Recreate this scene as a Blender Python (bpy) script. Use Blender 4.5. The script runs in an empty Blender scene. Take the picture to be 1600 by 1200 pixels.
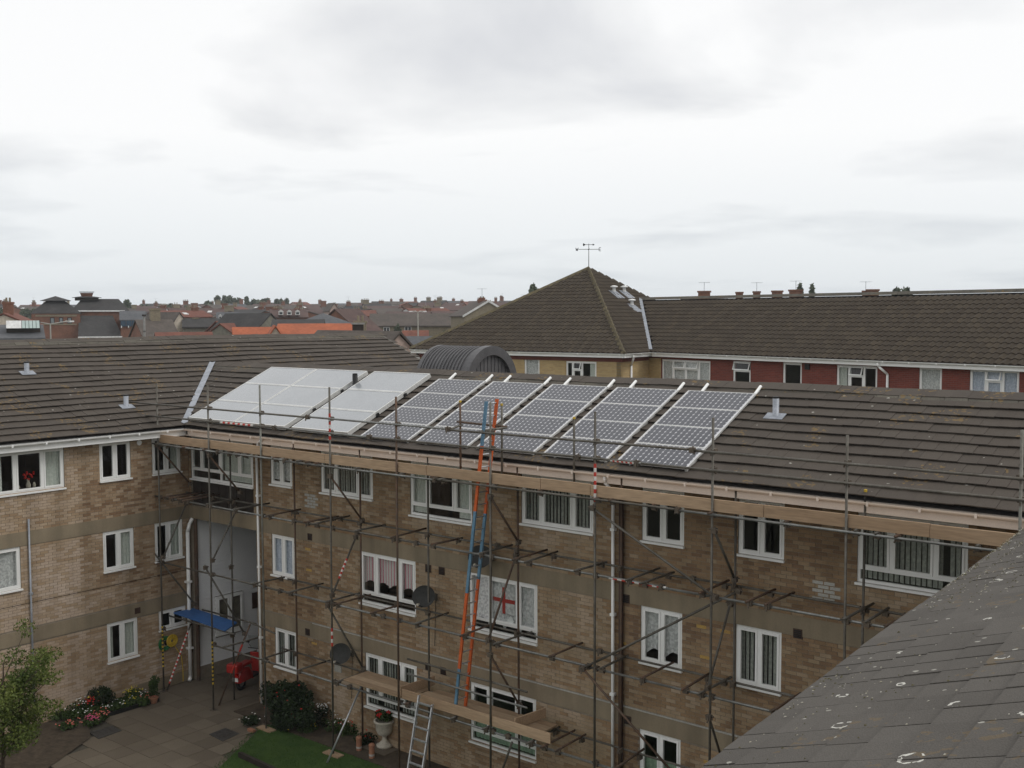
import bpy, math, random
import numpy as np
from mathutils import Matrix, Vector
random.seed(7); rng = np.random.default_rng(7)
scn = bpy.context.scene
col = scn.collection
R = math.radians

# ------------------------------------------------------------------ camera
F, PITCH, ROLL, AL = 1700.0, .0625, -.0033, R(39.2)
CAM = np.array([27.73, -18.8, 10.85])
cp, sp, cr, sr = math.cos(PITCH), math.sin(PITCH), math.cos(ROLL), math.sin(ROLL)
RL = np.array([[cr, -sr, 0], [sr, cr, 0], [0, 0, 1]]) @ np.array([[1, 0, 0], [0, cp, -sp], [0, sp, cp]]) @ np.array([[1, 0, 0], [0, 0, -1], [0, 1, 0.]])
WL = np.array([[math.cos(AL), -math.sin(AL), 0], [math.sin(AL), math.cos(AL), 0], [0, 0, 1]])
def ray(p): return WL @ (RL.T @ np.array([(p[0]-800)/F, (p[1]-600)/F, 1.]))
def onY(p, y): r = ray(p); return CAM + r*(y-CAM[1])/r[1]
def onX(p, x): r = ray(p); return CAM + r*(x-CAM[0])/r[0]
def onZ(p, z): r = ray(p); return CAM + r*(z-CAM[2])/r[2]
def proj(w):
    h = RL @ (WL.T @ (np.array(w, float)-CAM)); return 800+F*h[0]/h[2], 600+F*h[1]/h[2], h[2]
B = WL @ RL.T
cam = bpy.data.cameras.new('Camera'); co = bpy.data.objects.new('Camera', cam); col.objects.link(co)
co.matrix_world = Matrix([[B[i, 0], -B[i, 1], -B[i, 2], CAM[i]] for i in range(3)] + [[0, 0, 0, 1]])
cam.sensor_width = 36; cam.lens = 36*F/1600; cam.clip_end = 6000; cam.clip_start = .1
scn.camera = co

# ------------------------------------------------------------------ sky, sun, exposure
SKY_SHIFT = (-4.13, 6.55, 0.0)
SUN_EL, SUN_AZ = 48, (0.85, 0.45)
world = bpy.data.worlds.new('World'); scn.world = world; world.use_nodes = True
wn = world.node_tree; wn.nodes.clear()
def N(nt, t, **k):
    n = nt.nodes.new(t)
    for a, v in k.items(): setattr(n, a, v)
    return n
out = N(wn, 'ShaderNodeOutputWorld'); bg = N(wn, 'ShaderNodeBackground')
sky = N(wn, 'ShaderNodeTexSky', sky_type='NISHITA', sun_disc=False)
sky.sun_elevation = R(SUN_EL); sky.sun_rotation = math.atan2(SUN_AZ[0], SUN_AZ[1])
tc = N(wn, 'ShaderNodeTexCoord'); sep = N(wn, 'ShaderNodeSeparateXYZ'); wn.links.new(tc.outputs['Generated'], sep.inputs[0])
def wmath(op, a, b=None):
    m = N(wn, 'ShaderNodeMath', operation=op)
    for i, v in enumerate((a, b)):
        if v is None: continue
        if isinstance(v, (int, float)): m.inputs[i].default_value = v
        else: wn.links.new(v, m.inputs[i])
    return m.outputs[0]
zz = wmath('ADD', wmath('MAXIMUM', sep.outputs[2], 0.0), .09)
cmb = N(wn, 'ShaderNodeCombineXYZ')
wn.links.new(wmath('DIVIDE', sep.outputs[0], zz), cmb.inputs[0]); wn.links.new(wmath('DIVIDE', sep.outputs[1], zz), cmb.inputs[1])
nz = N(wn, 'ShaderNodeTexNoise'); nz.inputs['Scale'].default_value = .62; nz.inputs['Detail'].default_value = 6; nz.inputs['Roughness'].default_value = .5
nz.inputs['Distortion'].default_value = .35
skm_ = N(wn, 'ShaderNodeMapping'); skm_.inputs['Location'].default_value = SKY_SHIFT; wn.links.new(cmb.outputs[0], skm_.inputs['Vector']); wn.links.new(skm_.outputs[0], nz.inputs['Vector'])
cr1 = N(wn, 'ShaderNodeValToRGB'); e = cr1.color_ramp.elements
e[0].position = .30; e[0].color = (.74, .75, .775, 1); e[1].position = .48; e[1].color = (1.04, 1.04, 1.035, 1)
e.new(.39).color = (.90, .905, .91, 1)
wn.links.new(nz.outputs[0], cr1.inputs[0])
# thin blue-grey veil near the horizon, all the way round
hz = N(wn, 'ShaderNodeMapRange'); hz.inputs[1].default_value = 0; hz.inputs[2].default_value = .16; hz.inputs[3].default_value = .8; hz.inputs[4].default_value = 0
wn.links.new(sep.outputs[2], hz.inputs[0])
mixh = N(wn, 'ShaderNodeMixRGB'); mixh.inputs[2].default_value = (.74, .80, .85, 1)
wn.links.new(hz.outputs[0], mixh.inputs[0]); wn.links.new(cr1.outputs[0], mixh.inputs[1])
skm = N(wn, 'ShaderNodeMixRGB', blend_type='MULTIPLY'); skm.inputs[0].default_value = 1; skm.inputs[2].default_value = (.1, .1, .1, 1)
wn.links.new(sky.outputs[0], skm.inputs[1])
mx = N(wn, 'ShaderNodeMixRGB'); mx.inputs[0].default_value = .93
wn.links.new(skm.outputs[0], mx.inputs[1]); wn.links.new(mixh.outputs[0], mx.inputs[2])
wn.links.new(mx.outputs[0], bg.inputs[0]); bg.inputs[1].default_value = 1.0; wn.links.new(bg.outputs[0], out.inputs[0])
sl = bpy.data.lights.new('sun', 'SUN'); so = bpy.data.objects.new('sun', sl); col.objects.link(so)
sl.energy = .9; sl.angle = R(25); sl.color = (1, .97, .92)
sd = Vector((SUN_AZ[0], SUN_AZ[1], math.tan(R(SUN_EL))*math.hypot(*SUN_AZ))).normalized()
so.rotation_euler = sd.to_track_quat('Z', 'Y').to_euler()
scn.view_settings.view_transform = 'Standard'; scn.view_settings.look = 'None'; scn.view_settings.exposure = 0.0; scn.view_settings.gamma = 1
scn.render.engine = 'CYCLES'

# ------------------------------------------------------------------ materials
MATS = {}
def mat(name, c1, c2=None, scale=3., rough=.85, metal=0., bump=0., bscale=40., spec=.3, mode='pos', lichen=0, c3=None, detail=4., coat=0., grain=1., streak=0, aniso=None):
    """two colours mixed by noise at world position (mode pos), per object (obj) or per face (att)"""
    if name in MATS: return MATS[name]
    m = bpy.data.materials.new(name); m.use_nodes = True; nt = m.node_tree; p = nt.nodes['Principled BSDF']; MATS[name] = m
    p.inputs['Roughness'].default_value = rough; p.inputs['Metallic'].default_value = metal; p.inputs['Specular IOR Level'].default_value = spec
    if coat: p.inputs['Coat Weight'].default_value = coat
    c1 = tuple(c1)+(1,)
    if c2 is None: c2 = tuple(v*.8 for v in c1[:3])
    c2 = tuple(c2)+(1,)
    geo = N(nt, 'ShaderNodeNewGeometry')
    n1 = N(nt, 'ShaderNodeTexNoise'); n1.inputs['Scale'].default_value = scale; n1.inputs['Detail'].default_value = detail
    nt.links.new(geo.outputs['Position'], n1.inputs['Vector'])
    if aniso:
        mpa = N(nt, 'ShaderNodeMapping'); mpa.inputs['Scale'].default_value = aniso; nt.links.new(geo.outputs['Position'], mpa.inputs['Vector']); nt.links.new(mpa.outputs[0], n1.inputs['Vector'])
    ramp = N(nt, 'ShaderNodeValToRGB'); el = ramp.color_ramp.elements
    if mode == 'pos':
        el[0].position, el[1].position = .32, .68; el[0].color, el[1].color = c1, c2
        nt.links.new(n1.outputs[0], ramp.inputs[0])
    else:
        el[0].position, el[1].position = 0, 1; el[0].color, el[1].color = c1, c2
        if c3:
            for k, cc in enumerate(c3): el.new((k+1)/(len(c3)+1)).color = tuple(cc)+(1,)
        if mode == 'obj': src = N(nt, 'ShaderNodeObjectInfo').outputs['Random']
        elif mode == 'ocol': src = N(nt, 'ShaderNodeObjectInfo').outputs['Color']
        else: src = N(nt, 'ShaderNodeAttribute', attribute_name='rnd').outputs['Fac']
        # individual value plus a slow drift over the surface
        n1.inputs['Scale'].default_value = scale
        ma = N(nt, 'ShaderNodeMath', operation='MULTIPLY_ADD'); ma.inputs[1].default_value = .62
        mb = N(nt, 'ShaderNodeMath', operation='MULTIPLY_ADD'); mb.inputs[1].default_value = .9; mb.inputs[2].default_value = -.26
        nt.links.new(n1.outputs[0], mb.inputs[0]); nt.links.new(src, ma.inputs[0]); nt.links.new(mb.outputs[0], ma.inputs[2]); nt.links.new(ma.outputs[0], ramp.inputs[0])
    colr = ramp.outputs[0]
    # fine grain
    n2 = N(nt, 'ShaderNodeTexNoise'); n2.inputs['Scale'].default_value = bscale; n2.inputs['Detail'].default_value = 3; nt.links.new(mpa.outputs[0] if aniso else geo.outputs['Position'], n2.inputs['Vector'])
    mr = N(nt, 'ShaderNodeMapRange'); mr.inputs[1].default_value = .3; mr.inputs[2].default_value = .7; mr.inputs[3].default_value = 1-.18*grain; mr.inputs[4].default_value = 1+.15*grain
    nt.links.new(n2.outputs[0], mr.inputs[0])
    mm = N(nt, 'ShaderNodeMixRGB', blend_type='MULTIPLY'); mm.inputs[0].default_value = 1
    nt.links.new(colr, mm.inputs[1]); nt.links.new(mr.outputs[0], mm.inputs[2]); colr = mm.outputs[0]
    if streak:   # weather streaks running down the wall
        mp = N(nt, 'ShaderNodeMapping'); mp.inputs['Scale'].default_value = (2.6, 2.6, .35); nt.links.new(geo.outputs['Position'], mp.inputs['Vector'])
        ns = N(nt, 'ShaderNodeTexNoise'); ns.inputs['Scale'].default_value = 1; ns.inputs['Detail'].default_value = 5; nt.links.new(mp.outputs[0], ns.inputs['Vector'])
        ms = N(nt, 'ShaderNodeMapRange'); ms.inputs[1].default_value = .35; ms.inputs[2].default_value = .65; ms.inputs[3].default_value = .84; ms.inputs[4].default_value = 1.08; nt.links.new(ns.outputs[0], ms.inputs[0])
        mt_ = N(nt, 'ShaderNodeMixRGB', blend_type='MULTIPLY'); mt_.inputs[0].default_value = 1; nt.links.new(colr, mt_.inputs[1]); nt.links.new(ms.outputs[0], mt_.inputs[2]); colr = mt_.outputs[0]
    if lichen:
        vo = N(nt, 'ShaderNodeTexVoronoi'); vo.inputs['Scale'].default_value = 5.5 if lichen < 2 else 7; nt.links.new(geo.outputs['Position'], vo.inputs['Vector'])
        sv = N(nt, 'ShaderNodeSeparateXYZ'); nt.links.new(vo.outputs['Color'], sv.inputs[0])
        def mth(op, a, b):
            q = N(nt, 'ShaderNodeMath', operation=op)
            for i, v in enumerate((a, b)):
                if isinstance(v, (int, float)): q.inputs[i].default_value = v
                else: nt.links.new(v, q.inputs[i])
            return q.outputs[0]
        nj = N(nt, 'ShaderNodeTexNoise'); nj.inputs['Scale'].default_value = 28; nt.links.new(geo.outputs['Position'], nj.inputs['Vector'])
        dj = mth('ADD', vo.outputs['Distance'], mth('MULTIPLY', mth('SUBTRACT', nj.outputs[0], .5), .22))
        spot = mth('MULTIPLY', mth('LESS_THAN', dj, mth('MULTIPLY', sv.outputs[1], .17)), mth('GREATER_THAN', sv.outputs[0], .80 if lichen < 2 else .70))
        ml = N(nt, 'ShaderNodeMixRGB'); ml.inputs[2].default_value = (.42, .41, .36, 1); nt.links.new(mth('MULTIPLY', spot, .75), ml.inputs[0]); nt.links.new(colr, ml.inputs[1]); colr = ml.outputs[0]
        # orange lichen: slow noise gate x fine noise
        na = N(nt, 'ShaderNodeTexNoise'); na.inputs['Scale'].default_value = 1.1; na.inputs['Detail'].default_value = 2; nt.links.new(geo.outputs['Position'], na.inputs['Vector'])
        nb = N(nt, 'ShaderNodeTexNoise'); nb.inputs['Scale'].default_value = 11; nb.inputs['Detail'].default_value = 5; nt.links.new(geo.outputs['Position'], nb.inputs['Vector'])
        g = mth('MULTIPLY', mth('GREATER_THAN', na.outputs[0], .60), mth('GREATER_THAN', nb.outputs[0], .57))
        mo = N(nt, 'ShaderNodeMixRGB'); mo.inputs[2].default_value = (.20, .13, .045, 1); nt.links.new(mth('MULTIPLY', g, .6 if lichen < 2 else .3), mo.inputs[0]); nt.links.new(colr, mo.inputs[1]); colr = mo.outputs[0]
        if lichen == 2:   # crusty pale lichen rings
            v2 = N(nt, 'ShaderNodeTexVoronoi', voronoi_dimensions='2D'); v2.inputs['Scale'].default_value = 1.55; nt.links.new(geo.outputs['Position'], v2.inputs['Vector'])
            s2 = N(nt, 'ShaderNodeSeparateXYZ'); nt.links.new(v2.outputs['Color'], s2.inputs[0])
            nk = N(nt, 'ShaderNodeTexNoise'); nk.inputs['Scale'].default_value = 9; nk.inputs['Detail'].default_value = 4; nt.links.new(geo.outputs['Position'], nk.inputs['Vector'])
            d2 = mth('ADD', v2.outputs['Distance'], mth('MULTIPLY', mth('SUBTRACT', nk.outputs[0], .5), .16))
            rad = mth('ADD', mth('MULTIPLY', s2.outputs[1], .075), .03)
            ring = mth('LESS_THAN', mth('ABSOLUTE', mth('SUBTRACT', d2, rad), 0), mth('MULTIPLY', nj.outputs[0], .034))
            n5 = N(nt, 'ShaderNodeTexNoise'); n5.inputs['Scale'].default_value = 13; nt.links.new(geo.outputs['Position'], n5.inputs['Vector'])
            ring = mth('MULTIPLY', mth('MULTIPLY', ring, mth('GREATER_THAN', s2.outputs[0], .55)), mth('GREATER_THAN', n5.outputs[0], .46))
            mq = N(nt, 'ShaderNodeMixRGB'); mq.inputs[2].default_value = (.62, .61, .55, 1); nt.links.new(mth('MULTIPLY', ring, .9), mq.inputs[0]); nt.links.new(colr, mq.inputs[1]); colr = mq.outputs[0]
    nt.links.new(colr, p.inputs['Base Color'])
    if bump:
        bp = N(nt, 'ShaderNodeBump'); bp.inputs['Strength'].default_value = bump; bp.inputs['Distance'].default_value = .01
        nt.links.new(n2.outputs[0], bp.inputs['Height']); nt.links.new(bp.outputs[0], p.inputs['Normal'])
    return m

BR = [(.20, .125, .073), (.255, .17, .096), (.285, .185, .105), (.32, .235, .145), (.37, .28, .19)]
m_brick = mat('brick_joined', (.15, .092, .056), (.43, .335, .25), .5, .9, bump=.3, bscale=60, mode='att', c3=BR, streak=1)
m_brick1 = mat('brick_single', (.15, .092, .056), (.43, .335, .25), .5, .9, bump=.3, bscale=60, mode='ocol', c3=BR, streak=1)
BRL = [(.25, .155, .09), (.32, .22, .135), (.36, .26, .165), (.41, .31, .215), (.45, .35, .265)]
m_brickL = mat('brick_pale_joined', (.17, .10, .06), (.50, .40, .32), .45, .9, bump=.3, bscale=60, mode='att', c3=BRL, streak=1)
m_brickL1 = mat('brick_pale_single', (.17, .10, .06), (.50, .40, .32), .45, .9, bump=.3, bscale=60, mode='ocol', c3=BRL, streak=1)
m_mortar = mat('mortar', (.27, .23, .18), (.20, .17, .13), 4)
m_band = mat('concrete_band', (.27, .22, .15), (.215, .175, .12), 1.2, .9, grain=.3, streak=1)
m_pale = mat('pale_flashing', (.42, .41, .37), (.33, .32, .29), 2, .8)
TL = [(.068, .056, .046), (.078, .065, .053), (.072, .059, .048)]
m_tile = mat('roof_tile_joined', (.060, .049, .040), (.086, .073, .060), .7, .88, bump=.25, bscale=55, mode='att', c3=TL, lichen=1)
m_tile1 = mat('roof_tile_single', (.060, .049, .040), (.086, .073, .060), .7, .88, bump=.25, bscale=55, mode='obj', c3=TL, lichen=1)
m_tileR = mat('near_tile_joined', (.082, .074, .065), (.112, .102, .090), 1.3, .9, bump=.9, bscale=90, mode='att', lichen=2)
m_tileR1 = mat('near_tile_single', (.082, .074, .065), (.112, .102, .090), 1.3, .9, bump=.9, bscale=90, mode='obj', lichen=2)
m_under = mat('roof_underlay', (.03, .027, .025), rough=.95)
m_ridge = mat('ridge_tile', (.13, .118, .095), (.085, .078, .066), 2.5, .9, bump=.3, lichen=1)
m_white = mat('white_plastic', (.87, .87, .85), (.83, .83, .81), 1.5, .35, spec=.5, grain=.1)
m_cream = mat('cream_plastic', (.74, .655, .575), (.68, .60, .525), 1.2, .4, spec=.5, grain=.25)
m_lead = mat('lead', (.36, .38, .42), (.26, .28, .31), 6, .5, metal=.3)
m_clad = mat('white_cladding', (.82, .82, .81), (.76, .76, .76), 1.5, .5, grain=.2)
m_dark = mat('dark_board', (.028, .022, .018), (.04, .032, .026), 5)
m_black = mat('black_plastic', (.012, .012, .012), (.02, .02, .02), 9, .5)
m_vent = mat('air_vent_plastic', (.05, .03, .022), (.07, .04, .03), 9, .6)
m_steel = mat('scaffold_steel', (.15, .14, .12), (.085, .075, .06), 3.5, .55, metal=.3, bscale=25)
m_steelb = mat('scaffold_steel_bright', (.26, .265, .255), (.15, .148, .135), 3, .42, metal=.45, bscale=25)
m_steelg = mat('scaffold_steel_dull', (.20, .20, .175), (.13, .12, .10), 3.5, .55, metal=.3, bscale=25)
m_rust = mat('scaffold_steel_rusty', (.145, .085, .055), (.085, .065, .05), 5, .75, metal=.2, bscale=30)
m_coup = mat('coupler_steel', (.09, .075, .06), (.15, .12, .09), 12, .7, metal=.3)
m_board = mat('scaffold_board', (.44, .315, .205), (.31, .21, .13), 1.3, .85, bscale=20, bump=.15, aniso=(.16, 1.5, 1.6))
m_deck = mat('deck_board', (.44, .33, .22), (.20, .13, .075), 1.2, .9, bscale=20, bump=.15, mode='obj', aniso=(.2, 1.5, 1.5))
m_blue = mat('blue_sheet', (.05, .16, .42), (.04, .125, .34), 3, .55)
m_orange = mat('orange_fibreglass', (.62, .125, .03), (.52, .10, .025), 6, .5)
m_lblue = mat('blue_fibreglass', (.13, .25, .36), (.10, .20, .29), 6, .5)
m_alu = mat('aluminium', (.55, .56, .57), (.42, .43, .44), 5, .35, metal=.7)
m_red = mat('red_paint', (.45, .025, .02), (.38, .02, .018), 6, .3, spec=.5, coat=.4)
m_tapew = mat('warning_white', (.7, .68, .64), rough=.6); m_taper = mat('warning_red', (.5, .05, .035), rough=.6); m_tapey = mat('warning_yellow', (.55, .38, .05), rough=.6)
m_cell = mat('solar_cell', (.028, .030, .042), (.036, .038, .052), 2, .2, spec=.7)
m_back = mat('solar_backsheet', (.56, .56, .58), (.5, .5, .52), 2, .16, spec=.5)
m_coll = mat('collector_glass', (.31, .325, .34), (.28, .295, .31), .8, .22, spec=.5, coat=.4)
m_alf = mat('aluminium_frame', (.72, .72, .70), (.64, .64, .62), 3, .35, metal=.3)
m_grass = mat('lawn_grass', (.028, .062, .012), (.05, .09, .018), 2.5, .95)
m_blade = mat('grass_blade', (.03, .07, .012), (.06, .105, .02), 1.2, .8)
m_soil = mat('soil', (.055, .042, .03), (.085, .066, .045), 5, 1., bump=.6, bscale=14)
m_slab = mat('paving_slab', (.105, .085, .062), (.175, .145, .108), .8, .92, bump=.2, bscale=45, mode='obj')
m_joint = mat('paving_bed', (.07, .062, .05), (.09, .08, .06), 3, .95)
m_cover = mat('manhole_iron', (.045, .042, .038), (.06, .055, .05), 14, .7, bump=.5, bscale=30)
m_ground = mat('ground_earth', (.11, .10, .07), (.07, .085, .04), .05, 1.)
m_terra = mat('terracotta', (.35, .17, .10), (.28, .13, .08), 8, .8)
m_stone = mat('cast_stone', (.52, .48, .40), (.42, .39, .32), 8, .85)
def leafm(n, a, b): return mat(n, a, b, 2.2, .7, spec=.25, mode='att')
m_leaf_y = leafm('leaf_yellow_green', (.035, .068, .012), (.13, .15, .03))
m_leaf_d = leafm('leaf_dark', (.010, .020, .008), (.028, .045, .014))
m_leaf_m = leafm('leaf_mid', (.022, .045, .012), (.06, .09, .022))
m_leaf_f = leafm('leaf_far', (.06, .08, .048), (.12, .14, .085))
m_bark = mat('bark', (.09, .065, .045), (.06, .045, .03), 9, .95)
FL = {k: mat('petal_'+k, v, rough=.6) for k, v in dict(white=(.75, .74, .70), pink=(.62, .10, .22), red=(.6, .025, .02), yellow=(.65, .52, .06), salmon=(.6, .16, .12)).items()}
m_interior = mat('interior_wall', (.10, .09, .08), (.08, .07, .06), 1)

def glass_mat():
    m = bpy.data.materials.new('window_glass'); m.use_nodes = True; nt = m.node_tree; nt.nodes.clear()
    o = N(nt, 'ShaderNodeOutputMaterial'); t = N(nt, 'ShaderNodeBsdfTransparent'); g = N(nt, 'ShaderNodeBsdfGlossy'); f = N(nt, 'ShaderNodeFresnel'); mxs = N(nt, 'ShaderNodeMixShader')
    t.inputs[0].default_value = (.91, .92, .915, 1); g.inputs['Roughness'].default_value = .03; f.inputs[0].default_value = 1.52
    ge = N(nt, 'ShaderNodeNewGeometry'); k1 = N(nt, 'ShaderNodeMath', operation='SUBTRACT'); k1.inputs[0].default_value = 1; nt.links.new(ge.outputs['Backfacing'], k1.inputs[1])
    k2 = N(nt, 'ShaderNodeMath', operation='MULTIPLY'); nt.links.new(k1.outputs[0], k2.inputs[0]); nt.links.new(f.outputs[0], k2.inputs[1])   # reflect on the outer face only
    nt.links.new(k2.outputs[0], mxs.inputs[0]); nt.links.new(t.outputs[0], mxs.inputs[1]); nt.links.new(g.outputs[0], mxs.inputs[2]); nt.links.new(mxs.outputs[0], o.inputs[0])
    return m
m_glass = glass_mat()
def cloth(name, c1, c2, trans=.35, stripes=None):
    m = bpy.data.materials.new(name); m.use_nodes = True; nt = m.node_tree; p = nt.nodes['Principled BSDF']; p.inputs['Roughness'].default_value = .9
    geo = N(nt, 'ShaderNodeNewGeometry'); n = N(nt, 'ShaderNodeTexNoise'); n.inputs['Scale'].default_value = 16; nt.links.new(geo.outputs['Position'], n.inputs['Vector'])
    r = N(nt, 'ShaderNodeValToRGB'); r.color_ramp.elements[0].color = tuple(c1)+(1,); r.color_ramp.elements[1].color = tuple(c2)+(1,)
    r.color_ramp.elements[0].position = .4; r.color_ramp.elements[1].position = .6
    src = n.outputs[0]
    if stripes:
        w = N(nt, 'ShaderNodeTexWave'); w.bands_direction = 'X'; w.inputs['Scale'].default_value = stripes; nt.links.new(geo.outputs['Position'], w.inputs['Vector']); src = w.outputs[0]
    nt.links.new(src, r.inputs[0]); nt.links.new(r.outputs[0], p.inputs['Base Color'])
    return m
m_net = cloth('net_curtain', (.78, .78, .77), (.52, .52, .52)); m_blind = cloth('vertical_blind', (.42, .43, .38), (.32, .33, .30)); m_drape = cloth('pale_drape', (.68, .70, .64), (.58, .62, .57))
m_pink = cloth('striped_curtain', (.72, .70, .68), (.62, .28, .33), stripes=3.2); m_green = cloth('green_curtain', (.34, .46, .33), (.26, .37, .27)); m_bluenet = cloth('blue_net', (.66, .70, .80), (.50, .55, .66))

# ------------------------------------------------------------------ mesh helpers
class MB:
    def __init__(s): s.v = []; s.f = []; s.r = []
    def add(s, vs, fs, r=None):
        k = len(s.v); s.v += [tuple(map(float, v)) for v in vs]; s.f += [tuple(i+k for i in f) for f in fs]
        s.r += [random.random() if r is None else r]*len(fs); return s
    def box(s, a, b, r=None):
        x0, y0, z0 = a; x1, y1, z1 = b
        return s.add([(x0, y0, z0), (x1, y0, z0), (x1, y1, z0), (x0, y1, z0), (x0, y0, z1), (x1, y0, z1), (x1, y1, z1), (x0, y1, z1)],
                     [(0, 3, 2, 1), (4, 5, 6, 7), (0, 1, 5, 4), (1, 2, 6, 5), (2, 3, 7, 6), (3, 0, 4, 7)], r)
    def obox(s, o, u, w, t, r=None):
        o, u, w, t = (np.array(q, float) for q in (o, u, w, t))
        fs = [(0, 3, 2, 1), (4, 5, 6, 7), (0, 1, 5, 4), (1, 2, 6, 5), (2, 3, 7, 6), (3, 0, 4, 7)]
        if np.dot(np.cross(u, w), t) < 0: fs = [f[::-1] for f in fs]
        return s.add([o, o+u, o+u+w, o+w, o+t, o+u+t, o+u+w+t, o+w+t], fs, r)
    def tube(s, p, q, r, r2=None, n=8, caps=True):
        p, q = np.array(p, float), np.array(q, float); d = q-p; L = np.linalg.norm(d)
        if L < 1e-6: return s
        d /= L; a = np.cross(d, (0, 0, 1.) if abs(d[2]) < .9 else (1., 0, 0)); a /= np.linalg.norm(a); b = np.cross(d, a); r2 = r if r2 is None else r2
        vs = [p+r*(math.cos(2*math.pi*i/n)*a+math.sin(2*math.pi*i/n)*b) for i in range(n)]+[q+r2*(math.cos(2*math.pi*i/n)*a+math.sin(2*math.pi*i/n)*b) for i in range(n)]
        fs = [(i, (i+1) % n, n+(i+1) % n, n+i) for i in range(n)]
        if caps: fs += [tuple(range(n))[::-1], tuple(range(n, 2*n))]
        return s.add(vs, fs)
    def path(s, pts, r, n=8):
        for a, b in zip(pts[:-1], pts[1:]): s.tube(a, b, r, n=n)
        return s
    def lathe(s, c, prof, n=20):
        c = np.array(c, float); vs = []; fs = []
        for (r, z) in prof:
            for i in range(n): vs.append(c+(r*math.cos(2*math.pi*i/n), r*math.sin(2*math.pi*i/n), z))
        for j in range(len(prof)-1):
            for i in range(n): fs.append((j*n+i, j*n+(i+1) % n, (j+1)*n+(i+1) % n, (j+1)*n+i))
        return s.add(vs, fs)
    def torus(s, c, ax1, ax2, Rr, r, n=20, m=8, f0=0, f1=1):
        c, a, b = (np.array(q, float) for q in (c, ax1, ax2)); k = np.cross(a, b); vs = []; fs = []
        st = n+1
        for i in range(st):
            t = 2*math.pi*(f0+(f1-f0)*i/n); d = math.cos(t)*a+math.sin(t)*b
            for j in range(m):
                p = 2*math.pi*j/m; vs.append(c+d*(Rr+r*math.cos(p))+k*r*math.sin(p))
        for i in range(n):
            for j in range(m): fs.append((i*m+j, i*m+(j+1) % m, (i+1)*m+(j+1) % m, (i+1)*m+j))
        return s.add(vs, fs)
    def ball(s, c, rx, ry=None, rz=None, n=10, m=7):
        ry = ry or rx; rz = rz or rx; vs = []; fs = []
        for j in range(m+1):
            th = math.pi*j/m
            for i in range(n): ph = 2*math.pi*i/n; vs.append((c[0]+rx*math.sin(th)*math.cos(ph), c[1]+ry*math.sin(th)*math.sin(ph), c[2]+rz*math.cos(th)))
        for j in range(m):
            for i in range(n): fs.append((j*n+i, j*n+(i+1) % n, (j+1)*n+(i+1) % n, (j+1)*n+i))
        return s.add(vs, fs)
    def build(s, name, m, parent=None, smooth=False, rnd=False, kind=None, bevel=0):
        me = bpy.data.meshes.new(name); me.from_pydata(s.v, [], s.f); me.update()
        if rnd:
            a = me.attributes.new('rnd', 'FLOAT', 'FACE'); a.data.foreach_set('value', s.r)
        if m: me.materials.append(m)
        if smooth: me.polygons.foreach_set('use_smooth', [True]*len(me.polygons))
        return link(name, me, parent, kind, bevel)
def link(name, me, parent=None, kind=None, bevel=0):
    o = bpy.data.objects.new(name, me); col.objects.link(o)
    if parent is not None:
        o.parent = parent; o.matrix_parent_inverse = PINV.get(parent.name, Matrix.Identity(4))
    if parent is not None and parent.type == 'MESH': PINV[o.name] = Matrix.Identity(4)
    if kind: o['kind'] = kind
    if bevel:
        b = o.modifiers.new('bevel', 'BEVEL'); b.width = bevel; b.segments = 2; b.limit_method = 'ANGLE'
    return o
PINV = {}
def thing(name, label, cat, loc=(0, 0, 0), group=None, kind=None):
    o = bpy.data.objects.new(name, None); col.objects.link(o); o.empty_display_size = .2
    o.location = tuple(map(float, loc)); PINV[o.name] = Matrix.Translation(-Vector(o.location))
    return tag(o, label, cat, group, kind)
def tag(o, label=None, cat=None, group=None, kind=None):
    if label: o['label'] = label
    if cat: o['category'] = cat
    if group: o['group'] = group
    if kind: o['kind'] = kind
    return o
def inst(name, me, mw, parent):
    """one more object sharing mesh data, with world transform mw under an unrotated parent"""
    o = bpy.data.objects.new(name, me); col.objects.link(o); o.parent = parent; o.matrix_parent_inverse = PINV.get(parent.name, Matrix.Identity(4)); o.matrix_basis = mw
    return o
def visible(p, m=6):
    x, y, z = proj(p); return z > .5 and -m < x < 1600+m and -m < y < 1200+m
def over_near_roof(p):   # true where the near roof at lower right does not hide it
    x, y, z = proj(p); return y < 1200-(x-1105)*.752-6

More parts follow.
